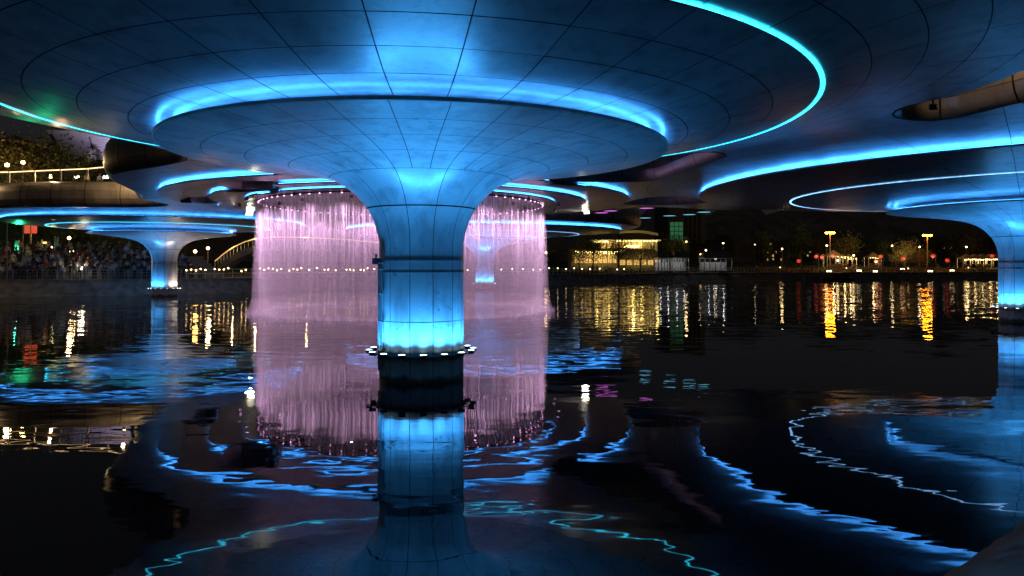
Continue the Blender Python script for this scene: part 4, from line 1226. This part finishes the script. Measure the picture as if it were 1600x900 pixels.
def ground_flood(px, d, label, col=(1, .75, .4), e=700):
    z0 = float(gz(d - 152)); t = thing('ground_floodlight', label, 'floodlight', (at(px, d), d, z0), 0, 'low floodlights on the lawn')
    b = MB(); b.box(-.35, .35, -.15, .2, 0, .25); b.box(-.25, .25, -.1, .1, -.2, 0); b.build('housing', M_DARKMETAL, t)
    b = MB(); b.add([(-.5, -.155, .04), (.5, -.155, .04), (.5, -.10, .33), (-.5, -.10, .33)], [(0, 1, 2, 3)]); b.build('lens', M_BULBW, t)
    spot('flood_beam', (0, .25, .45), (0, .6, .8), col, e, 120, .8, t)
for k, (px, d) in enumerate(((1295, 160), (1342, 162), (1367, 158), (1453, 160), (1487, 163), (1410, 170))):
    ground_flood(px, d, ('low floodlight at the foot of the first tall lamp', 'low floodlight on the lawn before the lit huts', 'low floodlight under the large red lantern', 'low floodlight at the foot of the second tall lamp', 'low floodlight farthest right on the lawn', 'low floodlight lighting the rounded tree')[k], (1, .62, .15) if k == 5 else (1, .75, .4), 3600 if k == 5 else 900)

# traffic light, banner and signs behind the left crowd
t = thing('traffic_light', 'green traffic light glowing behind the crowd at the left edge', 'traffic light', (at(27, 90), 90, PZ))
z = zat(388, 90) - PZ
b = MB(); b.tube([(0, .1, 0), (0, .1, z + .4)], .07, 6); b.build('pole', M_POLE, t)
b = MB(); b.box(-.22, .22, -.15, .15, z - .3, z + 1.0); b.build('signal_box', M_DARKMETAL, t)
for k, m in enumerate((M_GREEN, M_DARKMETAL, M_DARKMETAL)):
    b = MB(); b.lathe([(.001, -.02), (.15, -.03), (.17, .02)], 12); b.v = [(x, -.16 + zz, y) for x, y, zz in b.v]; o = b.build('signal_lens', m, t); o.location = (0, 0, z + k * .40)
    b = MB(); b.tube([(-.18, -.3, 0), (-.13, -.3, .15), (0, -.3, .2), (.13, -.3, .15), (.18, -.3, 0)], .015, 4); o2 = b.build('visor', M_DARKMETAL, t); o2.location = (0, .1, z + k * .4)
point('signal_light', (0, -.5, z), (.03, 1, .4), 350, .15, t)
t = thing('banner', 'pair of red banners on a pale pole above the left crowd', 'banner', (at(48, 88), 88, PZ))
z = zat(352, 88) - PZ
b = MB(); b.tube([(0, 0, 0), (0, 0, z + .2)], .09, 8); b.build('pole', simple('lit_pole', (.6, .42, .2), .5), t)
M_FLAG = glow('glowing_banner_cloth', (.9, .05, .03), .35)  # red cloth given a glow of its own, though it is no lamp
for s in (-1, 1):
    b = MB(); b.box(min(s * .1, s * .78), max(s * .1, s * .78), -.015, .015, z - 1.0, z); b.build('cloth', M_FLAG, t)
    b = MB(); b.tube([(0, 0, z), (s * .8, 0, z)], .02, 5); b.tube([(0, 0, z - 1.0), (s * .8, 0, z - 1.0)], .02, 5); b.build('arm', M_POLE, t)
t = thing('sign_post', 'small lit fingerpost sign on an amber pole behind the left crowd', 'sign', (at(66, 90), 90, PZ))
z = zat(374, 90) - PZ
b = MB(); b.tube([(0, 0, 0), (0, 0, z)], .08, 6); b.build('pole', simple('amber_pole', (.6, .4, .15), .5), t)
b = MB(); b.box(.1, .55, -.04, .04, z - .55, z - .3); b.build('sign_board', glow('sign_glow', (1, .55, .12), 1.2), t)
t = thing('sign_board', 'dark upright double-post signboard behind the left crowd', 'sign', (at(88, 91), 91, PZ))
z = zat(370, 91) - PZ
b = MB(); b.tube([(-.2, 0, 0), (-.2, 0, z)], .05, 6); b.tube([(.25, 0, 0), (.25, 0, z)], .05, 6); b.build('post', M_DARKMETAL, t)
b = MB(); b.box(-.18, .23, -.03, .03, z - 1.7, z - .1); b.build('board', M_DARKMETAL, t)

# arched footbridge behind the crowd, its railing lit
t = thing('footbridge', 'arched footbridge with a lit yellow railing behind the crowd, left of the waterfall', 'footbridge', (at(400, 100), 100, PZ))
fbp = [(at(px, d) - at(400, 100), d - 100, zat(py, d) - PZ) for px, py, d in ((336, 408, 93), (350, 396, 95), (365, 386, 97), (382, 378, 99), (400, 373, 101), (430, 370, 104), (480, 371, 108), (540, 374, 114), (600, 380, 120))]
b = MB()
vs = []
for x, y, z in fbp: vs += [(x, y, z - 1.0), (x, y, z - 1.9), (x, y + 3, z - 1.9), (x, y + 3, z - 1.0)]
n = len(fbp); fs = [(i * 4 + j, (i + 1) * 4 + j, (i + 1) * 4 + (j + 1) % 4, i * 4 + (j + 1) % 4) for i in range(n - 1) for j in range(4)]
b.add(vs, fs); b.build('arch_deck', M_CONC, t)
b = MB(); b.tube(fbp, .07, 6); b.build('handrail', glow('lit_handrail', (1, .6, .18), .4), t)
for i in range(len(fbp) - 1):
    for k in range(3):
        p = Vector(fbp[i]).lerp(Vector(fbp[i + 1]), k / 3)
        b = MB(); b.tube([(0, 0, -1), (0, 0, 0)], .05, 5); o = b.build('post', M_RAILW, t); o.location = p
for px in (480, 600):
    i = {480: 6, 600: 8}[px]; x, y, z = fbp[i]
    b = MB(); b.tube([(x, y + 1.5, 0), (x, y + 1.5, z - 1.9)], .5, 10); b.build('pier', M_CONC, t)
for i in (2, 4, 6): point('rail_glow', (fbp[i][0], fbp[i][1] - .5, fbp[i][2] + .3), WARM, 60, .1, t)

# pale slatted hillside roof above the left parapet
M_SLAT = simple('white_slat', (.75, .72, .78), .45)
t = thing('slatted_roof', 'large sloping roof of pale purple-lit slats behind the left parapet', 'roof', (at(150, 130), 130, 20))
A = Vector((at(75, 118), 118, zat(207, 118))); B = Vector((at(205, 112), 112, zat(212, 112))); Cc = Vector((at(215, 112), 112, zat(262, 112))); D = Vector((at(95, 126), 126, zat(240, 126)))
org = Vector((at(150, 130), 130, 20))
for k in range(11):
    f0, f1 = k / 11, (k + .62) / 11
    a, b_, c, d_ = A.lerp(D, f0), B.lerp(Cc, f0), B.lerp(Cc, f1), A.lerp(D, f1)
    off = Vector((0, -.5, .35))
    vs = [p - org for p in (a, b_, c, d_)] + [p - org + off for p in (a, b_, c, d_)]
    mesh_obj('slat', vs, [(0, 1, 2, 3), (7, 6, 5, 4), (0, 4, 5, 1), (1, 5, 6, 2), (2, 6, 7, 3), (3, 7, 4, 0)], M_SLAT, t)
b = MB()
for f in (0.02, .5, .98): b.tube([A.lerp(B, f) - org + Vector((0, .4, -.3)), D.lerp(Cc, f) - org + Vector((0, .4, -.3))], .25, 6)
b.build('rafter', M_DARKMETAL, t)
b = MB(); b.tube([Vector((at(150, 116), 118, 2)) - org, A.lerp(Cc, .5) - org], .6, 8); b.build('support', M_CONC, t)
for px in (120, 165, 200):
    f = MB(); f.box(-.3, .3, -.2, .2, 0, .4); o = f.build('slat_lamp', M_LENSW, t); o.location = Vector((at(px, 108), 108, 16.5)) - org
    spot('slat_spot', (0, 0, .5), (0, .55, .8), (.75, .62, 1.0), 700, 120, .9, o)

# ------------------------------------------------------------------ buildings on the far bank
M_WALL = simple('rendered_wall', (.42, .38, .30), .8); M_ROOFT = simple('roof_tiles', (.16, .12, .09), .7); M_WFRAME = simple('white_frame', (.75, .74, .70), .5)
M_WIN = glow('lit_window', (1.0, .60, .16), 0.42); M_WINC = glow('cool_window', (.7, .85, 1.0), .5); M_WINDK = simple('dark_window', (.03, .035, .04), .15)
M_STRING = glow('string_light', (1.0, .72, .2), 10.0); M_GREENW = glow('green_window', (.05, .5, .22), .10)
M_DKWALL = simple('dark_wall', (.07, .07, .065), .8)
d0 = 147.0; bx = lambda px: at(px, d0) - at(970, d0)
bz = lambda py: zat(py, d0)
t = thing('restaurant', 'tiered riverside restaurant with glowing gabled hall and strings of yellow lights', 'restaurant', (at(970, d0), d0, 0))
b = MB(); b.box(bx(893), bx(965), 0, 10, PZ, bz(392)); b.build('left_wing_wall', M_WALL, t)
b = MB(); b.box(bx(888), bx(968), -1.2, 10.5, bz(392), bz(389)); b.build('left_wing_roof', M_ROOFT, t)
for k in range(9):
    px = 898 + k * 7.4
    b = MB(); b.box(bx(px), bx(px + 5.8), -.06, .0, bz(411), bz(396)); o = b.build('window', M_WIN, t)
    b = MB(); b.box(bx(px + 2.7), bx(px + 3.2), -.12, -.065, bz(411), bz(396)); b.box(bx(px), bx(px + 5.8), -.12, -.065, bz(403.6), bz(403)); b.build('mullion', M_WFRAME, o)
b = MB(); b.box(bx(968), bx(1036), 1, 11, PZ, bz(404)); b.build('gable_hall_wall', M_WALL, t)
b = MB()
gx0, gx1, gr0, gr1 = bx(965), bx(1037), bx(985), bx(1030)
b.add([(gx0, .2, bz(404)), (gx1, .2, bz(404)), (gr1, 5, bz(388)), (gr0, 5, bz(388)), (gx0, 11.5, bz(404)), (gx1, 11.5, bz(404)), (gr0, 7, bz(388)), (gr1, 7, bz(388))],
      [(0, 1, 2, 3), (3, 2, 7, 6), (5, 4, 6, 7), (1, 5, 7, 2), (4, 0, 3, 6), (0, 4, 5, 1)])
b.build('gable_roof', simple('lit_roof_cloth', (.55, .45, .22), .7), t)
for k in range(11):
    f = (k + .5) / 11; b = MB(); b.tube([(gx0 + (gx1 - gx0) * f, .12, bz(404) + .05), (gr0 + (gr1 - gr0) * f, 4.9, bz(388) + .1)], .07, 5); b.build('roof_rib', M_ROOFT, t)
for k in range(6):
    px = 970 + k * 11; b = MB(); b.box(bx(px), bx(px + 8), .93, 1.0, bz(414), bz(406)); o = b.build('window', M_WIN, t)
    b = MB(); b.box(bx(px + 3.7), bx(px + 4.3), .86, .925, bz(414), bz(406)); b.build('mullion', M_WFRAME, o)
b = MB(); b.box(bx(935), bx(1044), 11, 20, PZ, bz(374)); b.build('upper_storey_wall', M_WALL, t)
b = MB(); b.box(bx(930), bx(1048), 9.5, 21, bz(374), bz(372)); b.build('terrace_slab', M_WFRAME, t)
for k in range(10):
    px = 940 + k * 10.3
    if k in (6, 8): continue
    b = MB(); b.box(bx(px), bx(px + 6.5), 10.93, 11, bz(386), bz(376)); o = b.build('window', M_WIN if k not in (0, 9) else M_WINDK, t)
    b = MB(); b.box(bx(px + 3), bx(px + 3.5), 10.86, 10.925, bz(386), bz(376)); b.build('mullion', M_WFRAME, o)
b = MB(); b.box(bx(985), bx(1040), 12, 19, bz(372), bz(362)); b.build('attic_wall', M_DKWALL, t)
b = MB(); rv = []
for i in range(9):
    px = 980 + i * 8; zc = bz(356 + ((px - 1005) / 38) ** 2 * 5); rv += [(bx(px), 10, zc - .5), (bx(px), 10, zc), (bx(px), 20, zc), (bx(px), 20, zc - .5)]
b.add(rv, [(i * 4 + j, (i + 1) * 4 + j, (i + 1) * 4 + (j + 1) % 4, i * 4 + (j + 1) % 4) for i in range(8) for j in range(4)] + [(0, 1, 2, 3), (35, 34, 33, 32)])
b.build('curved_roof', simple('pale_roof_edge', (.40, .36, .32), .6), t)
for (p0, p1, py, y, st) in ((899, 964, 393.5, -1.25, 3.2), (905, 962, 395.5, -1.25, 4.1), (980, 1012, 382, 9.4, 2.2), (985, 1010, 384, 9.4, 2.2), (938, 962, 375, 9.4, 3), (975, 1044, 374.5, 9.4, 5)):
    b = MB(); px = p0
    while px < p1:
        z = bz(py + rng.uniform(-.5, .5)); b.lathe([(.001, -.13), (.12, 0), (.001, .13)], 5, (bx(px), y, z)); px += st
    o = b.build('string_lights', M_STRING, t); o['kind'] = 'stuff'
for px, y, z, e in ((930, -2.5, bz(400), 500), (1000, -2.5, bz(398), 900), (1000, 8, bz(382), 900), (960, 8, bz(380), 500), (1040, 8, bz(378), 400)):
    point('eaves_light', (bx(px), y, z), (1, .70, .18), e * .12, .3, t)
t = thing('tower_block', 'dark tower block with a green-lit glazed front right of the restaurant', 'building', (at(1070, 205), 205, 0))
tx = lambda px: at(px, 205) - at(1070, 205); tz = lambda py: zat(py, 205)
b = MB(); b.box(tx(1044), tx(1102), 0, 20, 3, tz(318)); b.build('wall', M_DKWALL, t)
for i in range(3):
    for j in range(4):
        b = MB(); b.box(tx(1047 + i * 7), tx(1053 + i * 7), -.08, 0, tz(376 - j * 7.5), tz(369.5 - j * 7.5)); b.build('window', M_GREENW, t)
for i in range(4):
    b = MB(); b.box(tx(1072 + i * 7), tx(1072.8 + i * 7), -.5, 0, 3, tz(320)); b.build('fin', M_DARKMETAL, t)
for px, d, wpx, py, fl, lb in ((1130, 300, 34, 374, 6, 'left-hand distant block of flats among the dark trees'), (1208, 330, 30, 379, 5, 'middle distant block of flats with few lit windows'), (1262, 360, 26, 384, 4, 'right-hand distant block of flats beside the tall orange lamp'), (1480, 340, 40, 384, 4, 'low distant block of flats behind the second tall orange lamp')):
    t = thing('apartment_block', lb, 'building', (at(px, d), d, 5), 0, 'distant blocks of flats'); w = wpx / 2 / 1110 * d; h = zat(py, d) - 5
    b = MB(); b.box(-w, w, 0, 12, 0, h); b.box(-w * .3, w * .3, 3, 8, h, h + 2); b.build('wall', M_DKWALL, t)
    nx = 7
    for i in range(nx):
        for j in range(fl):
            x = -w + 2 * w * (i + .5) / nx; z = h * (j + .5) / fl; q = rng.random()
            b = MB(); b.box(x - w / nx * .55, x + w / nx * .55, -.08, .0, z - h / fl * .28, z + h / fl * .28); b.build('window', M_WIN if q < .07 else (M_WINC if q < .09 else M_WINDK), t)
def pavilion(px0, px1, d, label):
    cx = at((px0 + px1) / 2, d); w = (px1 - px0) / 2 / 1110 * d; z0 = PZ + .1
    t = thing('pavilion', label, 'pavilion', (cx, d, z0), 0, 'white pavilions by the promenade')
    h = zat(404, d) - z0
    b = MB(); b.box(-w, w, .1, 4, 0, .35); b.build('floor_slab', M_CONC, t)
    for k in range(6):
        for y in (.15, 3.85):
            x = -w * .96 + w * 1.92 * k / 5; b = MB(); b.box(x - .07, x + .07, y - .07, y + .07, .35, h); b.build('post', M_WFRAME, t)
    
    for y in (0, 3.7):
        b = MB(); b.box(-w, w, y, y + .3, h, h + .18); b.build('beam', M_WFRAME, t)
    b = MB(); b.add([(-w - .3, -.4, h + .18), (w + .3, -.4, h + .18), (w + .3, 4.4, h + .18), (-w - .3, 4.4, h + .18), (-w * .8, 2, h + 1.5), (w * .8, 2, h + 1.5)], [(0, 1, 5, 4), (2, 3, 4, 5), (1, 2, 5), (3, 0, 4), (3, 2, 1, 0)]); b.build('roof', M_ROOFT, t)
    b = MB(); b.box(-w * .95, w * .95, 3.4, 3.5, .35, h * .75); b.build('back_panel', M_WFRAME, t)
    for x in (-w * .5, w * .5): point('pavilion_light', (x, 1.2, h - .35), (.9, .95, 1), 12, .15, t)
pavilion(1029, 1052, 134, 'left white pavilion next to the restaurant\'s gable'); pavilion(1055, 1077, 136, 'middle white open pavilion on the promenade'); pavilion(1100, 1145, 141, 'right-hand long white pavilion under the white globe lamp')
def stall(px, d, w, h, label, nb, col=M_STRING, e=220, group='lit stalls in the park'):
    z0 = float(gz(d - 152)); t = thing('market_stall', label, 'stall', (at(px, d), d, z0), 0, group)
    for x in (-w, w):
        for y in (0, 2.4):
            b = MB(); b.box(x - .06, x + .06, y - .06, y + .06, -.1, h); b.build('post', M_WFRAME, t)
    b = MB(); b.add([(-w - .2, -.3, h), (w + .2, -.3, h), (w + .2, 2.7, h), (-w - .2, 2.7, h), (0, 1.2, h + w * .8)], [(0, 1, 4), (1, 2, 4), (2, 3, 4), (3, 0, 4), (3, 2, 1, 0)]); b.build('tent_roof', simple('tent_cloth', (.6, .48, .30), .8) if 'tent_cloth' not in MATS else MATS['tent_cloth'], t)
    b = MB(); b.box(-w, w, .1, .6, 0, .95); b.build('counter', M_ROOFT, t)
    for k in range(nb):
        b = MB(); b.lathe([(.001, -.11), (.1, 0), (.001, .11)], 5); o = b.build('bulb', col, t); o.location = (-w + 2 * w * (k + .5) / nb, -.32, h - .12 - rng.uniform(0, .2))
    point('stall_light', (0, .6, h - .3), WARM, e * .2, .25, t)
for k, (px, d, w, h, nb, e) in enumerate(((1305, 188, 2.1, 3.0, 4, 900), (1322, 190, 1.6, 2.8, 4, 500), (1331, 190, 1.3, 2.4, 4, 400), (1367, 195, 1.7, 2.6, 5, 400), (1515, 186, 1.7, 2.3, 7, 350), (1527, 186, 1.7, 2.3, 7, 350), (1539, 187, 1.7, 2.3, 7, 350), (1551, 188, 1.7, 2.3, 7, 350), (1562, 188, 1.7, 2.3, 7, 350))):
    stall(px, d, w, h, ('brightly lit tent-roofed hut right of the first tall lamp', 'lit hut second from the first tall lamp', 'small lit hut third from the first tall lamp', 'small dome-like lit hut between the tall lamps', 'string-lit stall farthest from the right pillar', 'string-lit stall second of the five by the right pillar', 'string-lit stall in the middle of the five by the right pillar', 'string-lit stall fourth of the five by the right pillar', 'string-lit stall closest to the right pillar')[k], nb, M_STRING, e)
# moored work boat at the foot of the right bank
bp, bnn, btt = shore_pt(142); d = 149.0
t = thing('boat', 'small dark covered boat moored at the foot of the right bank', 'boat', (at(1309, d), d, 0), .15)
b = MB(); hv = []
for x, w, zt in ((-3.2, .25, .85), (-2.4, .9, .7), (0, 1.15, .62), (2.2, 1.0, .66), (3.0, .75, .72)): hv += [(x, -w, zt), (x, -w * .7, -.15), (x, w * .7, -.15), (x, w, zt)]
b.add(hv, [(i * 4 + j, (i + 1) * 4 + j, (i + 1) * 4 + j + 1, i * 4 + j + 1) for i in range(4) for j in range(3)] + [(0, 1, 2, 3), (19, 18, 17, 16)] + [(i * 4, i * 4 + 3, (i + 1) * 4 + 3, (i + 1) * 4) for i in range(4)])
b.build('hull', M_DARKMETAL, t)
b = MB(); b.box(-1.4, 2.2, -.75, .75, .66, 1.55); b.build('cabin', M_DKWALL, t)
b = MB(); b.box(-1.7, 2.5, -.95, .95, 1.55, 1.65); b.build('cabin_roof', M_DARKMETAL, t)
for k in range(3):
    b = MB(); b.box(-1.1 + k * 1.1, -.4 + k * 1.1, -.77, -.752, .95, 1.4); b.build('window', M_WINDK, t)
